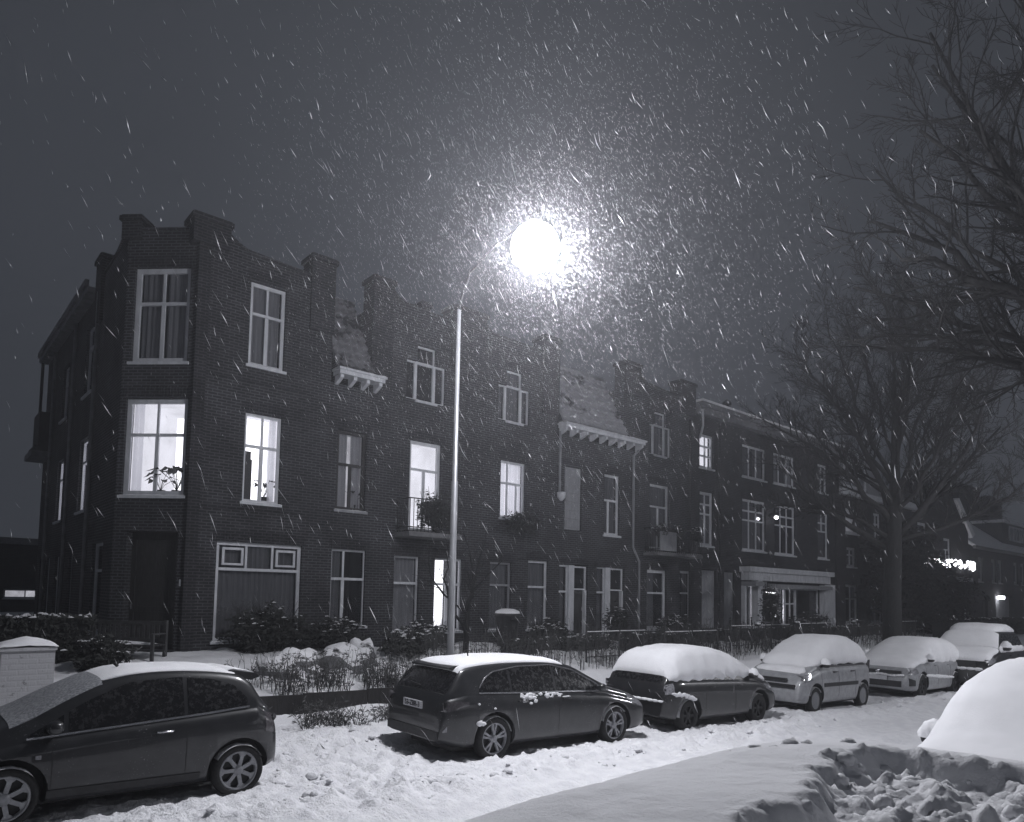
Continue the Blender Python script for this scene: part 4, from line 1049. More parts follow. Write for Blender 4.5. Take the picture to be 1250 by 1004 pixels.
# --- snow covered dark hatch (tail to the camera)
c=Car(4.05,1.72,[(0,.42),(0,.62),(.04,.84),(.14,1.02),(.30,1.24),(.46,1.40),(.8,1.49),(1.5,1.52),(2.1,1.47),(2.55,1.33),(3.0,1.12),(3.25,1.02),(3.65,.92),(3.95,.74),(4.05,.45)],
    [(0,.88),(.4,.98),(1.5,.955),(2.6,.92),(3.2,.88),(4.05,.64)],(.72,3.22),r=.31,arch=.385,tum=.50,er=.5)
e=empty('snow_covered_hatchback',(0,0,0),0,'dark hatchback under a thick snow blanket, parked just ahead of the dark estate car','car','cars parked along the far kerb')
c.body('paint_black',e); underside(c,e); seams(c,e,[1.25,2.3],.3,[(0,.95),(4,.9)]); handles(c,e,[1.45,2.45],.84,'paint_black')
for sd in (-1,1):
    mb=MB(); c.side_patch(mb,sd,[(.03,.74),(.25,.76)],[(.03,.90),(.25,.95)],.009,8,5); mb.build('tail_light','lamp_lens',e)
    mb=MB(); c.side_patch(mb,sd,[(3.5,.72),(3.9,.6)],[(3.5,.84),(3.9,.72)],.009,8,3); mb.build('headlight','lamp_lens',e)
    mirror(e,c,2.95,1.03,sd,'paint_black',1)
    for wx in c.wheels: wheel(e,wx,sd*(c.W/2-.12),.31,sd,'plain',mat='black_plastic')
mb=MB(); c.top_patch(mb,c.station(z=.97),c.station(z=1.2),-.9,.9,.007); mb.build('rear_window','car_glass',e)
mb=MB(); c.snow(mb,.13,c.station(z=1.09),c.station(x=3.88),lambda x,s_:.985+.06*noise.noise(Vector((x*5,s_,4)))-.10*smooth(2.8,3.9,x),15,rough=.16,taper=7,sc=7); mb.build('snow_cover','snow',e)
mb=MB(); 
for k in range(15): x=.24+.045*k; h_=.74-.11*(k/14)**2; clump(mb,x,-(c.side_y(x,.70)-.01),h_+rr.uniform(-.015,.02),rr.uniform(.04,.08),rr.uniform(.02,.04),rr.uniform(.015,.05),k*1.7)
for k in range(10): clump(mb,-.01,-.7+.13*k,.615,.04,rr.uniform(.06,.11),rr.uniform(.015,.03),k+30)
mb.build('ledge_snow','snow',e)
place_car(c,e,13.2,9.12,-.02)

# --- small light MPV (nose to the camera)
c=Car(3.50,1.56,[(0,.42),(0,.7),(.05,.93),(.16,1.16),(.32,1.38),(.6,1.50),(1.1,1.55),(1.65,1.53),(2.0,1.43),(2.4,1.22),(2.8,1.0),(3.08,.93),(3.34,.80),(3.46,.62),(3.50,.42)],
    [(0,.96),(1.5,.95),(2.6,.92),(3.5,.70)],(.50,2.86),r=.29,arch=.345,tum=.42,er=.42)
e=empty('small_mpv',(0,0,0),0,'small tall silver hatchback facing the camera with snow over its windscreen, bonnet and side windows','car','cars parked along the far kerb')
c.body('paint_light',e); underside(c,e); lo=[(0,1),(3.4,.98)]; seams(c,e,[.95,1.8,2.62],.3,lo); handles(c,e,[1.1,1.98],.87,'black_plastic')
lo=[(.35,1.02),(2.55,1.0)]; hi=[(.35,1.2),(.6,1.34),(1.0,1.42),(1.6,1.41),(2.1,1.24),(2.55,1.03)]
side_windows(c,e,lo,hi,[.9,1.75],trim='black_plastic')
for sd in (-1,1):
    mb=MB(); c.side_patch(mb,sd,[(3.02,.72),(3.38,.66)],[(3.02,.86),(3.38,.80)],.009,8,3); mb.build('headlight','lamp_lens',e)
    mb=MB(); strip(c,mb,sd,.85,2.52,.56,.64,.016); mb.build('rubbing_strip','black_plastic',e)
    mb=MB(); c.side_patch(mb,sd,[(.04,.8),(.14,.8)],[(.04,1.1),(.14,1.1)],.009,5,5); mb.build('tail_light','tail_lens',e)
    mirror(e,c,2.46,1.04,sd,'black_plastic',1)
    for wx in c.wheels: wheel(e,wx,sd*(c.W/2-.10),.28,sd,'cap',.17,.66,'grey_paint')
mb=MB(); mb.box((3.42,-.58,.55),(3.52,.58,.62)); mb.build('bumper_trim','black_plastic',e)
mb=MB(); mb.box((3.44,-.38,.70),(3.512,.38,.745)); mb.build('grille','black_plastic',e)
mb=MB(); c.snow(mb,.13,c.station(x=.08,),c.station(x=3.42),lambda x,s_:1.0+.04*noise.noise(Vector((x*3,s_,1)))-.16*smooth(2.7,3.4,x)+(.02 if x<2.6 else 0),22,rough=.15,taper=6,sc=7); mb.build('snow_cover','snow',e)
place_car(c,e,18.1,8.98,PI-.02); e.scale=(1.07,1.05,1.12)

# --- light modern hatch (nose to the camera)
c=Car(4.25,1.79,[(0,.42),(0,.7),(.05,.92),(.2,1.16),(.42,1.38),(.8,1.44),(1.5,1.47),(2.1,1.44),(2.5,1.32),(2.95,1.08),(3.2,.99),(3.7,.91),(4.1,.78),(4.22,.62),(4.25,.42)],
    [(0,.92),(1.5,.94),(2.6,.91),(3.3,.87),(4.25,.66)],(.80,3.40),r=.32,arch=.38,tum=.42)
e=empty('light_hatchback',(0,0,0),0,'light grey hatchback with wide dark grille, parked behind the small tall silver car','car','cars parked along the far kerb')
c.body('paint_light',e); underside(c,e); lo=[(.5,1.0),(3.0,.96)]; seams(c,e,[1.3,2.3,3.2],.3,lo); handles(c,e,[1.45,2.45],.86,'paint_light')
for sd in (-1,1):
    mb=MB(); c.side_patch(mb,sd,[(3.75,.68),(4.17,.62)],[(3.75,.80),(4.17,.74)],.009,8,3); mb.build('headlight','lamp_lens',e)
    mb=MB(); c.side_patch(mb,sd,[(.04,.78),(.35,.8)],[(.04,.92),(.35,.92)],.009,8,4); mb.build('tail_light','tail_lens',e)
    mirror(e,c,2.9,1.02,sd,'black_plastic',1)
    mb=MB(); c.side_patch(mb,sd,[(3.98,.36),(4.2,.36)],[(3.98,.5),(4.2,.56)],.012,5,3); mb.build('fog_lamp_grille','black_plastic',e)
    for wx in c.wheels: wheel(e,wx,sd*(c.W/2-.12),.32,sd,'plain',mat='black_plastic')
    mb=MB()
    for k in range(14): x=1.15+.15*k; clump(mb,x,sd*(c.side_y(x,.55)+.0),.50+.008*k,.11,.03,.03+.02*math.sin(k*.22),k)
    mb.build('ledge_snow','snow',e)
mb=MB(); mb.box((4.19,-.6,.66),(4.262,.6,.73)); mb.build('grille','black_plastic',e)
mb=MB(); mb.box((4.2,-.62,.32),(4.272,.62,.47)); mb.build('lower_grille','black_plastic',e)
mb=MB(); mb.lathe([(.001,.03),(.05,.03),(.055,0)],16,(4.262,0,.70),'x'); mb.build('badge','chrome',e)
mb=MB(); mb.box((4.272,-.26,.475),(4.296,.26,.585)); mb.build('number_plate','plate_white',e)
mb=MB()
for k in range(15): clump(mb,4.26,-.62+.09*k,.615+.012*math.sin(k),.05,.07,.03,k)
mb.build('bumper_snow','snow',e)
mb=MB(); c.snow(mb,.13,c.station(x=.1),c.station(x=4.14),lambda x,s_:.93+.05*noise.noise(Vector((x*3,s_,1)))-.12*smooth(3.0,4.1,x),27,rough=.15,taper=6,sc=7); mb.build('snow_cover','snow',e)
place_car(c,e,24.6,8.95,PI+.0); e.scale=(1.08,1.06,1.13)

# --- dark SUV
c=Car(4.45,1.86,[(0,.45),(0,.8),(.05,1.05),(.16,1.36),(.38,1.62),(.8,1.71),(1.7,1.73),(2.3,1.68),(2.7,1.5),(3.1,1.22),(3.4,1.13),(3.9,1.07),(4.25,.95),(4.42,.75),(4.45,.45)],
    [(0,1.08),(1.5,1.07),(2.8,1.05),(3.4,1.0),(4.45,.8)],(.85,3.50),r=.36,arch=.43,tum=.36,z0=.26)
e=empty('dark_suv',(0,0,0),0,'large dark tall car last in the row, snow covering its windscreen and bonnet','car','cars parked along the far kerb')
c.body('paint_black',e); underside(c,e); lo=[(.4,1.14),(3.05,1.10)]; hi=[(.4,1.45),(.7,1.55),(2.3,1.55),(2.6,1.42),(3.05,1.14)]
side_windows(c,e,lo,hi,[1.2,2.1],trim=None); seams(c,e,[1.2,2.1,3.1],.35,lo); handles(c,e,[1.35,2.25],.98,'paint_black')
for sd in (-1,1):
    mb=MB(); c.side_patch(mb,sd,[(3.9,.86),(4.32,.78)],[(3.9,.98),(4.32,.9)],.009,8,3); mb.build('headlight','lamp_lens',e)
    mb=MB(); c.side_patch(mb,sd,[(.04,.85),(.25,.9)],[(.04,1.1),(.25,1.1)],.009,8,4); mb.build('tail_light','tail_lens',e)
    mirror(e,c,2.92,1.2,sd,'black_plastic',1,1.25)
    for wx in c.wheels: wheel(e,wx,sd*(c.W/2-.13),.36,sd,'double',.23,.66)
mb=MB(); mb.box((4.4,-.55,.70),(4.475,.55,.86)); mb.build('grille','black_plastic',e)
mb=MB(); c.snow(mb,.11,c.station(x=.1),c.station(x=2.75),lambda x,s_:1.60,31,rough=.2,taper=4); mb.build('roof_snow','snow',e)
mb=MB(); c.top_patch(mb,c.station(x=2.5),c.station(x=3.2),-1,1,.05); mb.build('windscreen_snow','snow',e)
mb=MB(); c.snow(mb,.10,c.station(x=3.15),c.station(x=4.32),lambda x,s_:c.top(x)-.075,37,rough=.5,taper=4); mb.build('bonnet_snow','snow',e)
mb=MB()
for k in range(15): x=.5+.18*k; clump(mb,x,-(c.side_y(x,1.12)+.0),1.15+.05*math.sin(k*1.3),.16,.05,.09,k); clump(mb,x,c.side_y(x,1.12),1.15,.16,.05,.09,k)
for k in range(8): clump(mb,4.46,-.65+.18*k,.66,.06,.12,.04,k)
mb.build('clinging_snow','snow',e)
place_car(c,e,28.9,8.3,PI+.05); e.scale=(1.22,1.16,1.26)

# --- nearest car on this side of the street: roof under half-cleared snow
c=Car(4.2,1.78,[(0,.42),(0,.7),(.05,.95),(.18,1.25),(.4,1.5),(.8,1.575),(1.6,1.60),(2.2,1.56),(2.6,1.42),(3.1,1.14),(3.35,1.05),(3.8,.96),(4.1,.8),(4.2,.45)],
    [(0,.95),(1.5,.96),(2.6,.94),(3.3,.9),(4.2,.66)],(.8,3.35),r=.32,arch=.38,tum=.30)
e=empty('roof_cleared_car',(0,0,0),0,'dark car at the bottom edge whose thick roof snow has been half scooped away','car')
c.body('paint_dark',e); underside(c,e); lo=[(.5,1.0),(3.1,.98)]; hi=[(.5,1.32),(.8,1.42),(1.8,1.45),(2.3,1.38),(3.1,1.0)]
side_windows(c,e,lo,hi,[1.3,2.3],trim=None); seams(c,e,[1.3,2.3,3.2],.3,lo); handles(c,e,[1.45,2.45],.86,'paint_dark')
for sd in (-1,1):
    mirror(e,c,2.95,1.03,sd,'paint_dark')
    mb=MB(); c.side_patch(mb,sd,[(3.7,.68),(4.1,.6)],[(3.7,.82),(4.1,.72)],.009,8,3); mb.build('headlight','lamp_lens',e)
    mb=MB(); c.side_patch(mb,sd,[(.04,.78),(.3,.8)],[(.04,.95),(.3,.95)],.009,8,4); mb.build('tail_light','tail_lens',e)
    for wx in c.wheels: wheel(e,wx,sd*(c.W/2-.12),.32,sd,'double')
NCX,NCY,NH=2.3,.93,0.0; RH,RC=1.16,.83
place_car(c,e,NCX,NCY,0)
e.location.z=-.02; e.rotation_euler=(0,0,0)
# roof snow as a height field in the car's own frame (x along, y across)
def pitmask(X,Yw):
    # X, Yw world; inside the scooped area -> 1
    wob=.10*fbm(X,Yw,1.6,3)+.05*fbm(X+4,Yw,5,3)+.035*fbm(X,Yw,17,4)
    edge=1.03+.24*smooth(1.7,2.9,X)  # upper edge of the hole
    a=smooth(0,.08,edge+wob*.7-Yw)
    b=smooth(0,.10,X-(1.62+wob))
    d=1-smooth(-.04,.05,X-3.06-wob*.6)
    return a*b*d
def roofsnow(X,Yw):
    u=(X-2.34)/1.56; v=(Yw-RC)/RH
    uu=max(0,1-abs(u)**4); vv=max(0,1-abs(v)**4)
    edge=min(uu,1)**.5*min(vv,1)**.5
    base=1.42+.40*edge
    base+=.012*fbm(X,Yw,2,3)+.003*fbm(X,Yw,14,3)+.0022*fbm(X,Yw,45,3)
    m_=pitmask(X,Yw)
    if m_>0:
        ch=.085*max(0,fbm(X*1.0+3,Yw,4.2,4)+.12)+.075*max(0,fbm(X,Yw+7,9,4))+.03*abs(fbm(X,Yw,22,3))
        base-=m_*(.115*edge-ch*.95); base+=m_*(1-m_)*4*(.022*fbm(X,Yw,16,4)+.012*fbm(X,Yw,40,2))
    else:
        nb=max(pitmask(X-.05,Yw),pitmask(X,Yw-.06),pitmask(X-.1,Yw-.05))
        base+=nb*.022*max(0,fbm(X,Yw,15,4)+.25)
    return base
rows=[]; nx,ny=230,150
for i in range(nx+1):
    X=2.34-1.56+3.12*i/nx; row=[]
    for j in range(ny+1):
        Yw=RC-RH+2*RH*j/ny; row.append((X-e.location.x,Yw-e.location.y,roofsnow(X,Yw)-e.location.z))
    rows.append(row)
mb=MB(); mb.grid(rows,0,True,flip=True); rim=[rows[0],[r[-1] for r in rows],rows[-1],[r[0] for r in rows]]
for ed in rim: mb.grid([ed,[(p[0]*.97,p[1]*.97,p[2]-.05) for p in ed]],0,True)
mb.build('snow_cover','snow_fg',e)
mb=MB(); rr=random.Random(12)
for k in range(420):
    X=rr.uniform(1.7,3.2); Yw=rr.uniform(.3,1.4)
    if pitmask(X,Yw)<.4: continue
    s_=.004+.030*rr.random()**2.2
    clump(mb,X-e.location.x,Yw-e.location.y,roofsnow(X,Yw)+s_*.25,s_*1.2,s_,s_*.8,k,6)
for X,Yw,s_ in ((2.72,1.58,.03),(2.76,1.52,.025),(2.86,1.50,.04),(2.9,1.45,.03),(3.08,1.36,.035),(2.78,1.24,.035),(2.6,1.62,.02)):
    clump(mb,X-e.location.x,Yw-e.location.y,roofsnow(X,Yw)+s_*.3,s_*1.1,s_,s_*.8,X*9,7)
tag(mb.build('snow_lump','snow_fg',e),kind='stuff')
mb=MB(); mb.tube([(2.12-NCX,.80-NCY,1.73),(2.4-NCX,.86-NCY,1.76),(2.62-NCX,.88-NCY,1.77)],.013,6); mb.build('roof_rail','black_plastic',e)
mb=MB(); rws=[]
for k in range(30):
    t=k/29; X=2.1+.55*t; Yw=.80+.08*t; w_=.014*(1+.5*noise.noise(Vector((k*.5,1,1)))); z=1.74+.03*min(1,t*1.7); rws.append([(X-NCX,Yw-NCY-w_,z),(X-NCX,Yw-NCY-w_*.5,z+.022),(X-NCX,Yw-NCY+w_*.5,z+.024),(X-NCX,Yw-NCY+w_,z)])
mb.grid(rws,0,True); mb.build('rail_snow','snow_fg',e)

# --- car behind it, completely rounded with snow
c=Car(4.4,1.80,[(0,.42),(0,.8),(.05,1.0),(.2,1.35),(.45,1.6),(.9,1.68),(1.8,1.70),(2.4,1.65),(2.8,1.50),(3.2,1.22),(3.45,1.08),(3.95,1.0),(4.28,.85),(4.4,.45)],
    [(0,1.0),(1.5,1.0),(2.8,.98),(3.4,.94),(4.4,.7)],(.85,3.5),r=.33,arch=.39,tum=.28)
e=empty('domed_snow_car',(0,0,0),0,'car at the right edge under a tall smooth dome of snow, one mirror sticking out','car')
c.body('paint_dark',e); underside(c,e)
for sd in (-1,1):
    mirror(e,c,2.98,1.12,sd,'black_plastic',1,1.2)
    mb=MB(); c.side_patch(mb,sd,[(3.85,.72),(4.25,.66)],[(3.85,.86),(4.25,.78)],.009,8,3); mb.build('headlight','lamp_lens',e)
    for wx in c.wheels: wheel(e,wx,sd*(c.W/2-.12),.33,sd,'double')
mb=MB(); c.snow(mb,.20,c.station(x=.06),c.station(x=4.3),lambda x,s_:.86-.08*smooth(3.3,4.3,x),41,rough=.10,taper=7,sc=5); mb.build('snow_cover','snow_fg',e)
place_car(c,e,8.68,1.72,PI); e.scale=(1,1,1.06)

rr=random.Random(77); mb=MB()
for k in range(700):
    x=rr.uniform(-1,24); y=rr.gauss(7.5,.35) if k%3 else rr.uniform(7.2,11.4)
    if k%3==0: x=rr.uniform(3.7,6.2)
    if y<6.6: continue
    s_=.012+.07*rr.random()**4
    if noise.noise(Vector((x*.9,y*1.7,5)))<-.05: continue
    clump(mb,x,y,ground_z(x,y),s_*rr.uniform(.9,1.8),s_*rr.uniform(.8,1.3),s_*rr.uniform(.5,.8),k,6)
tag(mb.build('snow_lump','snow_rough'),kind='stuff')
# ------------------------------------------------------------ trees
def grow_tree(name,base,trunk,limbs,label,seed,twig_len=1.0,levels=3,dens=1.0,group=None,rscale=1.0,kids0=9,up=.22,dropf=1):
    """trunk: [(dx,dy,z,r)...]; limbs: [(start z, r0, end (dx,dy,z), sag)]"""
    rr=random.Random(seed); bx,by,bz=base
    tr=empty(name,base,0,label,'tree',group)
    T=MB(); Cw=MB()
    tp=[Vector((p[0],p[1],p[2])) for p in trunk]; T.tube(tp,[p[3] for p in trunk],12)
    def on_trunk(z):
        for a,b in zip(trunk[:-1],trunk[1:]):
            if a[2]<=z<=b[2]:
                t=(z-a[2])/(b[2]-a[2]); return Vector((a[0]+(b[0]-a[0])*t,a[1]+(b[1]-a[1])*t,z))
        return tp[-1].copy()
    def branch(pts,r0,r1,lvl,L):
        n=len(pts)
        rads=[r0+(r1-r0)*i/(n-1) for i in range(n)]
        (T if lvl==0 else Cw).tube(pts,rads,[8,5,3,3,3][min(lvl,4)],cap=lvl==0)
        if lvl>=levels: return
        kids=[kids0,8,6,4][min(lvl,3)]; kids=max(2,int(kids*dens*(.8+.4*rr.random())))
        for k in range(kids):
            t=.22+.78*(k+rr.random())/kids
            f=t*(n-1); i=min(n-2,int(f)); p=pts[i].lerp(pts[i+1],f-i); d=(pts[i+1]-pts[i]).normalized()
            ax=d.orthogonal().normalized(); ax=Matrix.Rotation(rr.uniform(0,2*PI),3,d)@ax
            ang=math.radians(rr.uniform(26,56)); nd=(d*math.cos(ang)+ax*math.sin(ang)).normalized()
            nd=(nd+Vector((0,0,up))).normalized()
            l2=L*((.20+.16*rr.random()) if lvl==0 else (.36+.26*rr.random()))*(1-.3*t)*twig_len
            ra=max(.0045*rscale,(r0+(r1-r0)*t)*rr.uniform(.45,.65)); rb=max(.003*rscale,ra*.35)
            m_=[5,4,3,3][min(lvl,3)]; q=[p]; dd=nd.copy()
            for s_ in range(m_):
                dd=(dd+Vector((rr.gauss(0,.13),rr.gauss(0,.13),rr.gauss(up*.22,.10)))).normalized(); q.append(q[-1]+dd*l2/m_)
            branch(q,ra,rb,lvl+1,l2)
    for (z0,r0,end,sag) in limbs:
        p0=on_trunk(z0); p1=Vector(end); n=9; pts=[]
        d=p1-p0; side=Vector((rr.gauss(0,.25),rr.gauss(0,.25),0))
        for i in range(n+1):
            t=i/n; q=p0.lerp(p1,t)+Vector((0,0,-sag*math.sin(PI*t)))+side*math.sin(PI*t)+Vector((rr.gauss(0,.04),rr.gauss(0,.04),rr.gauss(0,.03)))*(1 if 0<i else 0)*d.length*.25
            pts.append(q)
        branch(pts,r0,max(.012,r0*.22),0,d.length)
    T.build('trunk','bark',tr); Cw.build('crown','twig',tr)
    return tr
rv=(.755,-.656)
def vw(right,z,depth=0): return (right*.755+depth*.656,right*-.656+depth*.755,z)
rt=random.Random(21)
limbs=[(4.6,.13,vw(-4.1,7.4,-.6),.1),(5.4,.12,vw(-3.9,9.2,.9),-.4),(6.0,.11,vw(-3.3,11.2,-.5),-.3),(7.0,.09,vw(-2.0,12.9,.3),-.1),(7.6,.08,vw(.1,13.9,-.4),0),(7.0,.09,vw(1.5,13.2,.5),-.1),
 (6.2,.09,vw(-.9,13.2,-1.4),0),(5.2,.13,vw(4.3,9.2,.6),.3),(5.0,.12,vw(3.7,11.4,-.6),.5),(5.6,.1,vw(2.9,12.7,.8),.2),(4.9,.09,vw(5.0,7.6,-.4),.2),(6.8,.08,vw(-2.9,12.2,1.2),0),(7.2,.07,vw(-1.2,13.6,.9),0),
 (5.8,.09,vw(-.5,11,3.2),.2),(5.6,.09,vw(.8,10.6,-3.4),.2),(6.4,.08,vw(-2.4,10.0,2.4),.1),(6.6,.08,vw(1.8,10.2,-2.6),.1),(5.0,.10,vw(-3.6,6.2,1.0),-.3)]
grow_tree('street_tree',(25.9,9.9,zroad(25.9)+.05),[(0,0,-.1,.42),(0,0,.5,.33),(.03,0,3,.29),(.1,-.05,5,.26),(.16,-.1,6.5,.2),(.2,-.1,8,.13),(.25,-.1,11,.05)],limbs,
  'bare tree with a wide crown standing behind the parked cars before the dark houses',21,levels=3,dens=1.2,rscale=1.5,kids0=14,up=.16)
limbs=[(5.6,.15,vw(-5.7,8.9,-.4),-.7),(5.2,.12,vw(-5.9,7.6,.6),-.9),(6.0,.14,vw(-5.7,10.1,.4),-.2),(6.4,.13,vw(-5.3,11.3,-.5),.2),(6.6,.12,vw(-5.1,12.5,-.5),.4),(6.4,.12,vw(-4.4,13.9,.6),.5),(7.0,.11,vw(-3.2,15.0,-.3),.3),(5.3,.12,vw(-5.2,6.9,-.9),-.8),
 (6.0,.12,vw(-5.4,9.4,1.8),-.3),(6.2,.12,vw(-5.2,10.6,-1.9),0),(7.0,.1,vw(.5,15.2,1.8),.1),(6.5,.1,vw(3.5,12,-1),.3),(6.2,.1,vw(2.0,11,3),.3),(6.1,.1,vw(-5.5,8.2,1.6),-.6),(6.9,.1,vw(-5.0,11.8,1.6),.3),(6.9,.1,vw(-4.5,13.2,-1.6),.5),(6.3,.1,vw(-3.9,10.2,-.6),-.3),(6.7,.1,vw(-3.4,12.2,.6),0)]
grow_tree('roadside_tree',(18.0,1.5,zroad(18)),[(0,0,-.1,.4),(0,0,.6,.3),(0,0,4,.25),(-.05,0,6,.2),(-.1,.05,8,.13),(-.15,.1,11,.05)],limbs,
  'large bare tree leaning in from the upper right corner, twigs reaching across the sky',33,levels=3,dens=1.0,rscale=1.5,kids0=14,up=.10,twig_len=.92)
for k,(x,y,hh_,sd,lb) in enumerate(((62,26,15,5,'tall hazy bare tree behind the far terrace roofs at the right edge'),(47,27,14,6,'hazy bare tree showing above the dormer house behind the street tree'),(40,-2.5,13,7,'bare tree further down the near side of the street at the right edge'),(-3.5,40,12.5,8,'faint bare tree above the low building at the left edge'))):
    rr=random.Random(sd); lim=[]
    for j in range(11):
        a=2*PI*j/11+rr.random(); q=hh_*rr.uniform(.25,.36); lim.append((hh_*rr.uniform(.28,.5),.13*hh_/14,(q*math.cos(a),q*math.sin(a),hh_*rr.uniform(.6,.98)),.2))
    grow_tree('bare_tree',(x,y,0 if y>17 else zroad(x)),[(0,0,-.6,.3),(0,0,hh_*.3,.22),(.1,.1,hh_*.6,.13),(.1,.1,hh_*.95,.04)],lim,lb,sd,levels=2,dens=1.3,group='bare trees in the background',rscale=3.2)

# ------------------------------------------------------------ shrubs and garden
def shrub(name,loc,size,n,label,cat='bush',mat='leaf_dark',seed=1,leaf=.05,snow=0,group=None,fill=.0):
    rr=random.Random(seed); e=empty(name,loc,0,label,cat,group); F=MB(); S=MB(); st=MB()
    sx,sy,sz=size
    for k in range(n):
        a=rr.uniform(0,2*PI); b=math.acos(rr.uniform(-1,1)); rad=rr.random()**.45
        d=Vector((math.cos(a)*math.sin(b),math.sin(a)*math.sin(b),math.cos(b))); lump=1+.75*noise.noise(d*2.0+Vector((seed*3.7,0,0)))+.35*noise.noise(d*5+Vector((0,seed,0)))
        p=Vector((d.x*sx*rad*lump,d.y*sy*rad*lump,sz+d.z*sz*rad*lump))
        if p.z<.02: continue
        u=Vector((rr.gauss(0,1),rr.gauss(0,1),rr.gauss(0,.6))).normalized(); w=u.orthogonal().normalized(); l=leaf*rr.uniform(.6,1.5)
        F.add([p-u*l,p+w*l*.45,p+u*l,p-w*l*.45],[(0,1,2,3)])
        if snow and rr.random()<snow and d.z>.2: 
            p2=p+Vector((0,0,.02)); S.add([p2+Vector((-l,-l*.5,0)),p2+Vector((l*.8,-l*.7,.01)),p2+Vector((l,l*.6,0)),p2+Vector((-l*.7,l,.01)),p2+Vector((0,0,l*.5))],[(0,1,4),(1,2,4),(2,3,4),(3,0,4)],0,True)
    for k in range(34):
        a=rr.uniform(0,2*PI); q=rr.uniform(.3,.85); st.tube([(0,0,-.1),(sx*q*.5*math.cos(a),sy*q*.5*math.sin(a),sz*.9),(sx*q*1.3*math.cos(a),sy*q*1.3*math.sin(a),sz*2.3*rr.uniform(.7,1.05))],[.018,.010,.004],4)
    F.build('foliage',mat,e); st.build('stem','bark',e)
    if snow: S.build('foliage_snow','snow',e)
    return e
GZ=lambda x,y: ground_z(x,y,False)
def hedge(name,x0,x1,y0,y1,z0,z1,n,label,seed=3,snow=.1):
    rr=random.Random(seed); e=empty(name,((x0+x1)/2,(y0+y1)/2,z0),0,label,'hedge'); cx,cy=(x0+x1)/2,(y0+y1)/2; F=MB(); S=MB(); I_=MB()
    for k in range(n):
        f=rr.random(); 
        x=rr.uniform(x0,x1); y=rr.uniform(y0,y1); z=rr.uniform(z0,z1)
        if f<.45: y=y0+abs(rr.gauss(0,.06))
        elif f<.75: z=z1-abs(rr.gauss(0,.07))
        z+=.1*noise.noise(Vector((x*1.6,y,z)))
        p=Vector((x-cx,y-cy,z-z0)); u=Vector((rr.gauss(0,1),rr.gauss(0,1),rr.gauss(0,1))).normalized(); w=u.orthogonal().normalized(); l=.045*rr.uniform(.6,1.5)
        F.add([p-u*l,p+w*l*.5,p+u*l,p-w*l*.5],[(0,1,2,3)])
        if z>z1-.06 and rr.random()<snow: S.add([p+Vector((-l,-l,.03)),p+Vector((l,-l,.03)),p+Vector((l,l,.03)),p+Vector((-l,l,.03)),p+Vector((0,0,.06))],[(0,1,4),(1,2,4),(2,3,4),(3,0,4)],0,True)
    I_.box((x0-cx+.12,y0-cy+.12,0),(x1-cx-.12,y1-cy-.1,z1-z0-.14))
    F.build('foliage','leaf_dark',e); S.build('foliage_snow','snow',e); I_.build('branches','twig',e); return e
hedge('hedge',-3.5,3.1,16.2,17.0,.6,1.78,9000,'long dark clipped hedge left of the corner house, behind the snowy brick pillar')
for hx0,hx1,hy,zt,nn,lb in ((12.9,17.3,14.9,1.12,4200,'low dark hedge in the garden beneath the round bin and the grey curtained window'),(17.6,21.8,14.6,1.15,4200,'low dark hedge between the iron fence and the two front doors'),(22.2,30.0,15.0,1.2,5500,'low dark hedge before the gable house and the pale doors'),(30.6,39.5,14.9,1.15,5500,'low dark hedge under the white shop front'),(40.0,60.0,12.9,1.5,9000,'long dark hedge behind the street tree trunk'),(60.5,88.0,12.5,1.25,9000,'far dark hedge in front of the snow-roofed terrace')):
    hedge('hedge',hx0,hx1,hy,hy+.6,GZ(hx0,hy)-.35,zt,nn,lb,seed=int(hx0),snow=.03)
shrub('bush',(3.1,15.6,.55),(.5,.45,.45),2500,'dark rounded bush with a dab of snow between hedge and bench',seed=4,snow=.04)
bushes=[(8.9,17.1,.7,.55,.42,4200,'dark bush with snowy top under the left window of the house with the tiled bay',.10),
(9.9,15.4,.65,.6,.34,3800,'dark low bush in the garden left of the lamp pole',.05),
(11.3,16.6,.7,.5,.36,3800,'dark shrub dusted with snow beneath the pale curtained window left of the lamp pole',.10),
(7.1,17.2,1.0,.4,.55,6500,'dark straggly shrub growing under the wide ground-floor window of the corner house',.02),
(16.2,16.8,.8,.5,.36,3800,'low dark shrub right of the round bin',.06),
(19.4,16.6,.45,.4,.55,3000,'dark rounded shrub between the two white-framed front doors',.03),
(22.9,16.6,1.2,.5,.42,4500,'dark shrub in front of the narrow gable house',.05),
(31.8,15.6,1.2,.6,.5,4500,'dark shrub below the shop front windows',.03),
(28.5,15.8,.5,.4,1.1,3800,'slim climbing shrub between the two pale doors beside the shop front',.02)]
for k,(x,y,sx,sy,sz,n,lb,sn) in enumerate(bushes): shrub('bush',(x,y,GZ(x,y)-.03),(sx,sy,sz),n,lb,seed=10+k,snow=sn,leaf=.05)
shrub('tall_shrub',(41.5,15.2,.5),(2.3,1.6,3.1),14000,'tall dark evergreen mass in front of the dormer house, left of the street tree trunk',seed=31,leaf=.12)
shrub('tall_shrub',(45.3,14.6,.4),(1.8,1.4,2.0),8000,'shorter dark evergreen at the foot of the street tree trunk',seed=32,leaf=.12)
shrub('balcony_plant',(11.95,17.3,4.15),(.5,.32,.55),3600,'dark bushy plant on the balcony below the bright balcony door','plant',seed=41,leaf=.05)
shrub('balcony_plant',(15.6,17.45,4.35),(.65,.3,.36),3000,'dark hanging greenery under the half-lit window right of the lamp pole','plant',seed=42,leaf=.05)
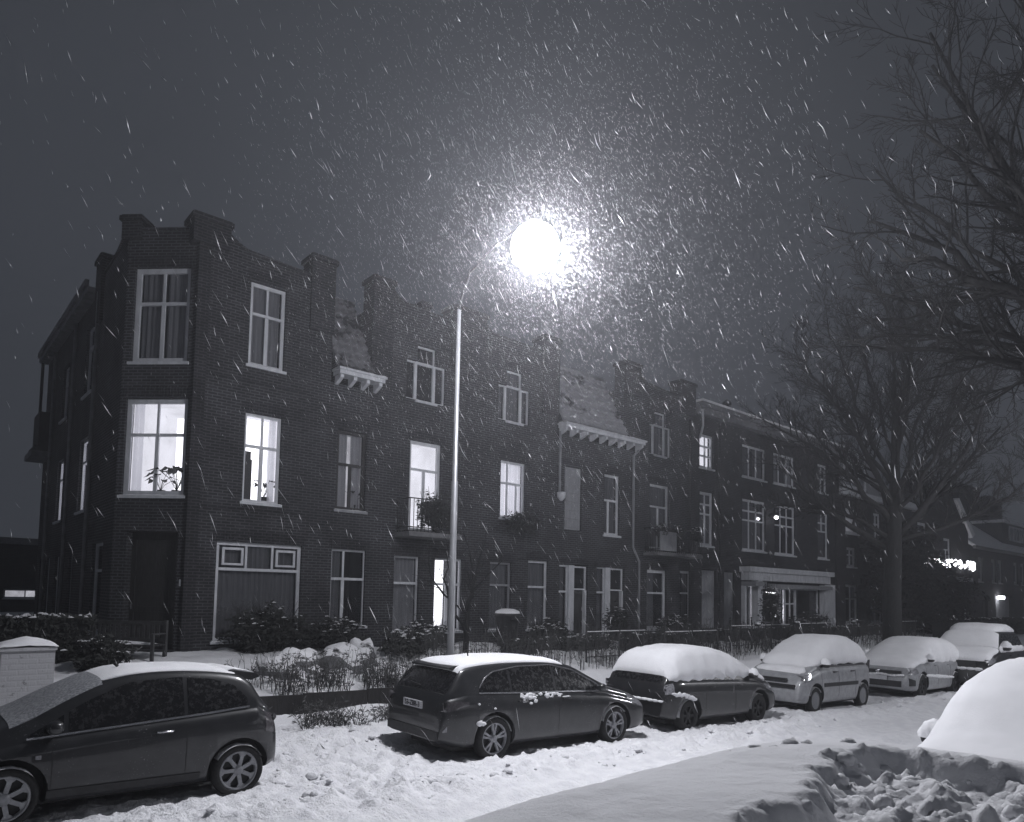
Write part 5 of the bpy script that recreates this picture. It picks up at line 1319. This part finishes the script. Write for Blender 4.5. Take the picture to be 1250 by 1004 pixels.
for k,(x,lb) in enumerate(((22.6,'small potted plant at the left end of the planted balcony'),(23.7,'round potted plant in the middle of the planted balcony'),(24.9,'potted plant at the right end of the planted balcony'))):
    shrub('balcony_plant',(x,17.15,4.7),(.32,.25,.26),900,lb,'plant',seed=45+k,leaf=.05,snow=.06)
# ivy along the facade between the lit door and the window
# dried perennials in the raised bed and on the verge
def stalks(name,area,n,label,seed,h=(.3,.75),zoff=0,group=None):
    x0,x1,y0,y1=area; rr=random.Random(seed); cx,cy=(x0+x1)/2,(y0+y1)/2; z0=GZ(cx,cy)
    e=empty(name,(cx,cy,z0),0,label,'plants',group); e['kind']='stuff'; e.name=name; S=MB(); Lf=MB()
    for k in range(n):
        x,y=rr.uniform(x0,x1),rr.uniform(y0,y1); hh_=rr.uniform(*h); z=ground_z(x,y)-.03
        if noise.noise(Vector((x*1.5,y*1.5,seed)))<-.15: continue
        dx,dy=rr.gauss(0,.13),rr.gauss(0,.1)
        p=[Vector((x-cx,y-cy,z-z0)),Vector((x-cx+dx*.4,y-cy+dy*.4,z-z0+hh_*.55)),Vector((x-cx+dx,y-cy+dy,z-z0+hh_))]
        S.tube(p,[.007,.005,.003],3,cap=False)
        for j in range(rr.randint(3,9)):
            t=rr.uniform(.25,1); q=p[0].lerp(p[2],t); u=Vector((rr.gauss(0,1),rr.gauss(0,1),rr.gauss(.5,.8))).normalized(); w=u.orthogonal().normalized(); l=rr.uniform(.025,.06)
            Lf.add([q,q+u*l+w*l*.25,q+u*l*2,q+u*l-w*l*.25],[(0,1,2,3)])
    S.build('stalk','dry_plant',e); Lf.build('dry_leaf','dry_plant',e); return e
stalks('dried_plants',(4.7,8.7,12.15,13.6),620,'dead flower stalks and leaves poking out of the snowy raised bed',51)
stalks('dried_plants',(4.4,7.9,11.2,11.85),420,'low dry weeds and twigs in the snow in front of the dark garden edge board',52,(.15,.5))
stalks('dried_plants',(9.2,22,12.4,15.2),1100,'thin dry garden stems behind the parked estate and snow-covered hatchback',53,(.4,1.15))
stalks('dried_plants',(22,36,12.2,15.2),900,'dry garden twigs in front of the shop building',54,(.4,1.2))
# dark edging board of the raised bed
mb=MB(); pts=[(4.3,12.02),(5.6,12.0),(6.9,12.03),(8.1,12.0),(9.0,12.02)]
for (a,ya),(b,yb) in zip(pts[:-1],pts[1:]): mb.prism([(a+.004,ya,.18),(b-.004,yb,.18),(b-.004,yb,.56-.012*(b-4)),(a+.004,ya,.58-.012*(a-4))],(0,.06,0))
tag(mb.build('edging_board','dark_wood',fix=True),'long dark timber edging board holding back the snowy flower bed','border')
# snow heaps over garden rocks
m,nt,out=new_mat('snow_patchy'); b=principled(nt,out,(.8,.8,.82),.8,.2)
n=noise_node(nt,3.2,5,stretch=(1,1,1.8)); r=ramp(nt,n.outputs[0],[(.38,(.03,.03,.032)),(.47,(.78,.78,.8))]); nt.links.new(r.outputs[0],b.inputs['Base Color'])
for k,(x,y,sx,sy,sz,lb) in enumerate(((6.35,14.2,.75,.5,.52,'left snow-covered garden boulder behind the dead flower stalks'),(7.45,14.4,.8,.5,.52,'middle snow-covered garden boulder under the wide window'),(8.5,13.2,.55,.4,.26,'low flat snow-covered boulder left of the estate car'),(8.35,14.9,.4,.35,.6,'upright snow-covered boulder at the corner of the flower bed'))):
    e=empty('boulder',(x,y,GZ(x,y)-.05),0,lb,'rock'); mb=MB(); clump(mb,0,0,.02,sx,sy,sz,k*3.1,14); mb.build('stone','concrete',e)
    mb=MB(); clump(mb,0,0,.07,sx*.97,sy*.97,sz,k*3.1,14); mb.build('snow_cap','snow_patchy',e)
# small bare tree in front of the bright ground floor window
grow_tree('garden_tree',(12.0,15.7,.8),[(0,0,-.1,.09),(.02,0,.7,.075),(.05,0,1.1,.06)],[(.5,.045,vw(-.55,2.9,0),.1),(.8,.045,vw(.5,3.1,.1),.1),(1.0,.04,vw(-.15,3.3,.3),0),(.9,.035,vw(.95,2.5,-.2),.1),(1.0,.03,vw(-1.1,2.6,.1),0)],
  'small bare garden tree silhouetted against the brightest ground-floor window',61,levels=2,dens=.8)
# snowy brick gate pillar
e=empty('gate_pillar',(1.46,12.1,.1),0,'square brick gate pillar plastered with snow behind the small hatchback','pillar')
mb=MB(); mb.box((-.31,-.31,0),(.31,.31,1.38)); mb.build('pillar_shaft','brick_snowy',e,uv=True)
mb=MB(); mb.box((-.33,-.33,1.381),(.33,.33,1.43)); mb.build('pillar_cap','brick_snowy',e,uv=True)
mb=MB(); rows=[[(-.345+.69*i/12,-.345+.69*j/12,1.425+.14*(max(0,1-abs(i-6)/6.2)**.45*max(0,1-abs(j-6)/6.2)**.45)+.01*noise.noise(Vector((i*.6,j*.6,0)))) for j in range(13)] for i in range(13)]
mb.grid(rows,0,True,flip=True); mb.build('snow_cap','snow',e)
e=empty('gate_post',(.35,12.4,.1),0,'dark timber gate post at the left edge next to the snowy brick pillar','post')
mb=MB(); mb.box((-.5,-.1,0),(.05,.1,2.25)); mb.build('post_shaft','dark_wood',e); mb=MB(); mb.box((-.55,-.14,2.251),(.1,.14,2.33)); mb.build('post_cap','dark_wood',e)
# bench
e=empty('garden_bench',(3.75,17.0,.72),math.radians(-45),'slatted dark wooden bench with snow on its seat in front of the dark corner door','bench')
mb=MB()
for k in range(4): mb.box((-.85,-.25+.125*k,.42),(.85,-.15+.125*k,.45))
mb.build('seat','bench_wood',e)
mb=MB(); mb.box((-.85,.22,.85),(.85,.26,.93)); mb.box((-.85,.22,.5),(.85,.26,.56))
for k in range(15): mb.box((-.78+.111*k-.03,.225,.561),(-.78+.111*k+.03,.25,.849))
mb.build('backrest','bench_wood',e)
for sx in (-.86,.80):
    mb=MB(); mb.box((sx,-.27,0),(sx+.06,-.21,.66)); mb.build('leg','bench_wood',e); mb=MB(); mb.box((sx,.2,0),(sx+.06,.28,.95)); mb.build('leg','bench_wood',e)
    mb=MB(); mb.box((sx-.01,-.29,.661),(sx+.07,.198,.69)); mb.build('armrest','bench_wood',e)
mb=MB(); rows=[[(-.75+1.5*i/20,-.22+.4*j/6,.45+(.07+.02*noise.noise(Vector((i*.5,j,0))))*(max(0,1-abs(i-10)/10.2)**.4)*(max(0,1-abs(j-3)/3.1)**.4)) for j in range(7)] for i in range(21)]
mb.grid(rows,0,True,flip=True); mb.build('seat_snow','snow',e)
# waste container
e=empty('waste_bin',(14.1,16.4,.82),0,'round dark bin with a cap of snow under the grey curtained window','bin')
mb=MB(); mb.lathe([(.001,0),(.30,0),(.36,.85),(.39,.9),(.39,.98),(.34,1.0),(.001,1.04)],20); mb.build('bin_body','bin_plastic',e)
mb=MB(); mb.lathe([(.385,.985),(.36,1.05),(.2,1.12),(.001,1.13)],20); mb.build('snow_cap','snow',e)
mb=MB(); mb.tube([(-.16,-.36,.8),(-.16,-.44,.82),(.16,-.44,.82),(.16,-.36,.8)],.015,6); mb.build('handle','bin_plastic',e)
# garden railings
def railing(x0,x1,y,label,hh_=.95,post=1.4,lean=0):
    e=empty('iron_fence',((x0+x1)/2,y,GZ(x0,y)),0,label,'fence','iron garden fences'); cx=(x0+x1)/2; n=int((x1-x0)/.12)
    mb=MB()
    for zz in (.15,hh_-.12): mb.tube([(x0-cx,0,zz),(x1-cx,0,zz)],.014,5)
    for k in range(n+1):
        x=x0-cx+(x1-x0)*k/n; mb.tube([(x,0,0),(x,0,hh_+.03*(k%2))],.009,4)
    mb.build('bars','black_iron',e)
    k=0; x=x0
    while x<=x1+.01:
        mb=MB(); mb.tube([(x-cx,-.002,-.1),(x-cx,-.002,hh_+.12)],.03,6); mb.lathe([(.001,.06),(.04,.02),(.001,-.02)],8,(x-cx,0,hh_+.15)); mb.build('post','black_iron',e); x+=post
    mb=MB(); mb.tube([(x0-cx,0,hh_-.10),(x1-cx,0,hh_-.10)],.016,5); mb.build('rail_snow','snow',e)
railing(14.6,17.2,13.6,'black iron fence with snow beads left of the first front door')
railing(17.6,20.4,13.2,'black iron fence between the estate car and the snow-covered hatchback')
railing(22.3,26.5,13.9,'black iron fence before the narrow gable house')
railing(27.0,30.2,14.0,'black iron fence before the pale doors beside the shop front')
railing(36.5,39.5,13.9,'black iron fence right of the shop front')
# bicycles leaning at the fence
def bike(x,y,rz,label,lean=.12):
    e=empty('bicycle',(x,y,GZ(x,y)),rz,label,'bicycle','bicycles parked by the fence'); e.rotation_euler=(lean,0,rz)
    for wx in (-.52,.54):
        mb=MB(); mb.tube([(wx+.34*math.cos(2*PI*k/28),0,.35+.34*math.sin(2*PI*k/28)) for k in range(29)],.018,5,cap=False)
        for k in range(14): a=2*PI*k/14; mb.tube([(wx,0,.35),(wx+.33*math.cos(a),0,.35+.33*math.sin(a))],.002,3)
        mb.build('wheel','tyre',e)
    mb=MB()
    for a,b in (((-.52,0,.35),(-.1,0,.33)),((-.52,0,.35),(-.22,0,.82)),((-.1,0,.33),(-.24,0,.92)),((-.1,0,.33),(.38,0,.78)),((-.2,0,.78),(.36,0,.86)),((.34,0,.95),(.54,0,.35))): mb.tube([a,b],.016,5)
    mb.build('frame','black_iron',e)
    mb=MB(); mb.tube([(.34,0,.95),(.33,0,1.06),(.36,-.26,1.08),(.22,-.3,1.06)],.012,5); mb.tube([(.33,0,1.06),(.36,.26,1.08),(.22,.3,1.06)],.012,5); mb.build('handlebar','chrome',e)
    mb=MB(); mb.prism([(-.38,-.08,.93),(-.38,.08,.93),(-.1,.02,.93),(-.1,-.02,.93)],(0,0,.06)); mb.build('saddle','black_plastic',e,fix=True)
    mb=MB(); clump(mb,-.26,0,1.02,.13,.07,.035,x,7); mb.build('saddle_snow','snow',e)
bike(23.3,13.4,.1,'bicycle with snow on its saddle against the fence of the narrow gable house'); bike(26.4,13.5,-.08,'bicycle parked before the pale panelled door'); bike(30.9,13.4,.15,'bicycle parked at the left corner of the shop front')
# plant silhouettes in the bright corner window
def houseplant(loc,rz,label,seed,n=9,s=1.0):
    rr=random.Random(seed); e=empty('house_plant',loc,rz,label,'plant'); mb=MB(); mb.lathe([(.001,0),(.09,0),(.12,.16),(.11,.16),(.1,.14),(.001,.14)],14); mb.build('pot','black_plastic',e)
    st=MB(); lf=MB()
    for k in range(n):
        a=2*PI*k/n+rr.uniform(-.2,.2); q=rr.uniform(.12,.30)*s; hz=rr.uniform(.25,.42)*s; d=Vector((math.cos(a),math.sin(a),0)); tip=Vector((0,0,.14))+d*q+Vector((0,0,hz))
        st.tube([(0,0,.14),Vector((0,0,.14+hz*.6))+d*q*.4,tip],.006,4)
        t=Vector((-d.y,d.x,0)); l=rr.uniform(.13,.2)*s; w=l*.36; dr=-rr.uniform(.1,.6)
        P_=[tip,tip+d*l*.3+t*w+Vector((0,0,.04)),tip+d*l*.7+t*w*.8+Vector((0,0,dr*l*.5)),tip+d*l*1.2+Vector((0,0,dr*l)),tip+d*l*.7-t*w*.8+Vector((0,0,dr*l*.5)),tip+d*l*.3-t*w+Vector((0,0,.04))]
        lf.add([tip+d*l*.5+Vector((0,0,.01))]+P_,[(0,i+1,(i+1)%6+1) for i in range(6)])
    st.build('stem','leaf_dark',e); lf.build('leaf','leaf_dark',e); return e
p=CF.p(.55,-.42,4.60); houseplant(p,.3,'large-leaved plant in a pot silhouetted in the bright corner window',3,13,1.5)
p=CF.p(.95,-.40,4.60); houseplant(p,1.1,'smaller leafy plant at the left of the bright corner window',9,8,1.1)
houseplant((7.15,18.15,4.62),.3,'arching pot plant in the right half of the bright street-side window of the corner house',6,8,1.0)
houseplant((9.75,18.13,4.66),.3,'pot plant in the dark-framed upstairs window',7,8,.95)
mb=MB(); mb.box((6.6,18.3,4.62),(6.86,18.42,5.75)); mb.box((6.64,18.29,5.75),(6.82,18.41,5.95)); tag(mb.build('cabinet','dark_wood'),'dark tall cabinet in the left half of the bright street-side window above the wide one','cabinet')

# ------------------------------------------------------------ street lamps
GR=.40
def street_lamp(px,py,base,label,arm_to,h_=8.0):
    e=empty('street_lamp',(px,py,base),0,label,'street lamp','street lamps')
    mb=MB(); mb.tube([(0,0,-.2),(0,0,.0),(0,0,1.25),(0,0,1.32),(0,0,4.4),(0,0,4.42),(0,0,h_-.35)],[.10,.10,.095,.068,.060,.048,.038],14); mb.build('pole','galvanised',e)
    mb=MB(); sg_=-1 if arm_to[1]<0 else 1; mb.tube([(0,0,h_-.4),(0,sg_*.05,h_-.2),(.0,sg_*.3,h_+.25),(.0,sg_*1.0,h_+.50),(arm_to[0],arm_to[1],h_+.58)],[.03,.024,.018,.016,.015],8); mb.build('arm','black_iron',e)
    ax,ay=arm_to
    mb=MB(); mb.lathe([(.001,h_+.60),(.10,h_+.58),(.13,h_+.50),(.16,h_+.42)],16,(ax,ay,0)); hd=mb.build('lamp_head','black_iron',e)
    mb=MB(); n_=14; mb.lathe([(max(.001,GR*math.sin(PI*k/n_)),h_+.05-GR*math.cos(PI*k/n_)) for k in range(n_+1)],28,(ax,ay,0)); mb.build('glare_globe','street_lens',hd)  # globe widened to imitate the overexposed glare round the lamp
    mb=MB(); mb.box((-.07,-.012,1.6),(.07,.10,1.62)); mb.build('band','white_paint',e)
    return e
LZ=8.0
lamp=street_lamp(7.72,10.55,.05,'tall slim street lamp between the two nearest cars, its glare shaped as a round globe',(-.06,-2.15))
added_lamp=street_lamp(27,-3.2,-.6,'added street lamp out of view, put in to brighten the far parked cars',(.12,2.15));  # added lamp out of view, brightens the far end of the row
def lamp_light(loc,power,back=.25,col=(.93,.94,1.0)):
    l=bpy.data.lights.new('street_light','POINT'); l.energy=power; l.color=col; l.shadow_soft_size=GR+.03; l.use_soft_falloff=False
    # road-lantern light distribution: wide throw along and across the road, weak behind the pole
    l.use_nodes=True; nt=l.node_tree; em=[n for n in nt.nodes if n.type=='EMISSION'][0]
    tc=nt.nodes.new('ShaderNodeTexCoord'); sp=nt.nodes.new('ShaderNodeSeparateXYZ'); nt.links.new(tc.outputs['Normal'],sp.inputs[0])
    mz=nt.nodes.new('ShaderNodeMapRange'); mz.inputs['From Min'].default_value=1; mz.inputs['From Max'].default_value=-1; nt.links.new(sp.outputs['Z'],mz.inputs['Value'])
    rz=ramp(nt,mz.outputs[0],[(0,.22),(.46,.34),(.5,.42),(.56,.65),(.65,.92),(.75,1.0),(.81,.98),(.885,.34),(1,.125)])
    my=nt.nodes.new('ShaderNodeMapRange'); my.inputs['From Min'].default_value=-.1; my.inputs['From Max'].default_value=.55; my.inputs['To Min'].default_value=1; my.inputs['To Max'].default_value=back
    nt.links.new(sp.outputs['Y'],my.inputs['Value']); mu=nt.nodes.new('ShaderNodeMath'); mu.operation='MULTIPLY'; nt.links.new(rz.outputs[0],mu.inputs[0]); nt.links.new(my.outputs[0],mu.inputs[1])
    nt.links.new(mu.outputs[0],em.inputs['Strength'])
    o=bpy.data.objects.new('street_light',l); COL.objects.link(o); o.location=loc; return o
lamp_light((7.66,8.40,LZ+.10),LAMP_W)
lamp_light((27.12,-1.05,7.50),ADDED_LAMP_W,1.0)  # light of the added lamp out of view

# ------------------------------------------------------------ falling snow
rr=random.Random(99); mb=MB(); nfl=0
base_dir=Vector((.5*.755,.5*-.656,-1)).normalized()
def flake(p,L_,w,sp=.16):
    dd=(base_dir+Vector((rr.gauss(0,sp),rr.gauss(0,sp),rr.gauss(0,.12)))).normalized()
    o1=dd.orthogonal().normalized(); o2=dd.cross(o1); b_=dd.cross(Vector((0,0,1))).normalized()*L_*.12*rr.gauss(0,1)
    n_=3; v=[p-dd*L_]+[p+b_+dd*L_*rr.uniform(-.3,.3)+o1*w*math.cos(2*PI*k/n_)+o2*w*math.sin(2*PI*k/n_) for k in range(n_)]+[p+dd*L_]
    mb.add(v,[(0,k%n_+1,(k+1)%n_+1) for k in range(n_)]+[(n_+1,(k+1)%n_+1,k%n_+1) for k in range(n_)],0,True)
while nfl<FLAKES:
    X=rr.uniform(-2,26); Yw=rr.uniform(.5,17.3); Z=rr.uniform(.3,15)
    f=X*.656+Yw*.755
    if f<7: continue
    d_=(Vector((X,Yw,Z))-Vector((7.66,8.4,8.1))).length
    if rr.random()>min(1,.05+(5.2/d_)**2.2): continue
    flake(Vector((X,Yw,Z)),rr.uniform(.02,.07)+.13*rr.random()**3,rr.uniform(.0011,.0026)+(.005*rr.random()**8)); nfl+=1
# extra fine flakes packed round the lantern to form its halo
for k in range(HALO_FLAKES):
    d=Vector((rr.gauss(0,1),rr.gauss(0,1),rr.gauss(0,1))).normalized(); q=.5+4.2*rr.random()**.9
    flake(Vector((7.66,8.4,8.1))+d*q,rr.uniform(.006,.022)+.03*rr.random()**8,rr.uniform(.0004,.0009)+.0012*rr.random()**8)
tag(mb.build('falling_and_halo_snow','flake'),kind='stuff')

# ------------------------------------------------------------ air, sky, camera
me=MB(); me.box((-24,-14,-2.4),(108,66,21)); hz=me.build('haze',[]); tag(hz,kind='stuff')
m,nt,out=new_mat('haze'); v=nt.nodes.new('ShaderNodeVolumePrincipled'); v.inputs['Color'].default_value=(.93,.94,1,1); v.inputs['Density'].default_value=HAZE; v.inputs['Anisotropy'].default_value=.5
nt.links.new(v.outputs[0],out.inputs['Volume']); hz.data.materials.append(m)
W=bpy.data.worlds.new('World'); SC.world=W; W.use_nodes=True; nt=W.node_tree
bg=nt.nodes['Background']; bg.inputs[1].default_value=1.0
t=nt.nodes.new('ShaderNodeTexCoord'); n=nt.nodes.new('ShaderNodeTexNoise'); n.inputs['Scale'].default_value=1.6; n.inputs['Detail'].default_value=4
nt.links.new(t.outputs['Generated'],n.inputs['Vector'])
r=ramp(nt,n.outputs[0],[(.3,tuple(c*.85 for c in SKY)),(.7,tuple(c*1.1 for c in SKY))]); nt.links.new(r.outputs[0],bg.inputs[0])
cam=bpy.data.cameras.new('camera'); co=bpy.data.objects.new('camera',cam); COL.objects.link(co); SC.camera=co
yaw=math.radians(49.0546); pitch=math.atan(55/867.); roll=.02
Fv=Vector((math.cos(yaw)*math.cos(pitch),math.sin(yaw)*math.cos(pitch),math.sin(pitch))); Rv=Vector((math.sin(yaw),-math.cos(yaw),0)); Uv=Rv.cross(Fv)
R2=Rv*math.cos(roll)+Uv*math.sin(roll); U2=Uv*math.cos(roll)-Rv*math.sin(roll)
M=Matrix((R2,U2,-Fv)).transposed().to_4x4(); M.translation=Vector((0,0,2.4)); co.matrix_world=M
cam.sensor_fit='HORIZONTAL'; cam.sensor_width=36; cam.lens=36*867/1250; cam.shift_y=(670-502)/1250; cam.clip_end=2000; cam.clip_start=.05
SC.view_settings.view_transform='Standard'; SC.view_settings.look='None'; SC.view_settings.exposure=0; SC.view_settings.gamma=1
cy=SC.cycles; cy.use_denoising=True
try: cy.denoiser='OPENIMAGEDENOISE'; cy.denoising_input_passes='RGB_ALBEDO_NORMAL'
except Exception: pass
cy.max_bounces=4; cy.diffuse_bounces=2; cy.glossy_bounces=2; cy.transparent_max_bounces=12; cy.volume_bounces=0; cy.sample_clamp_indirect=3
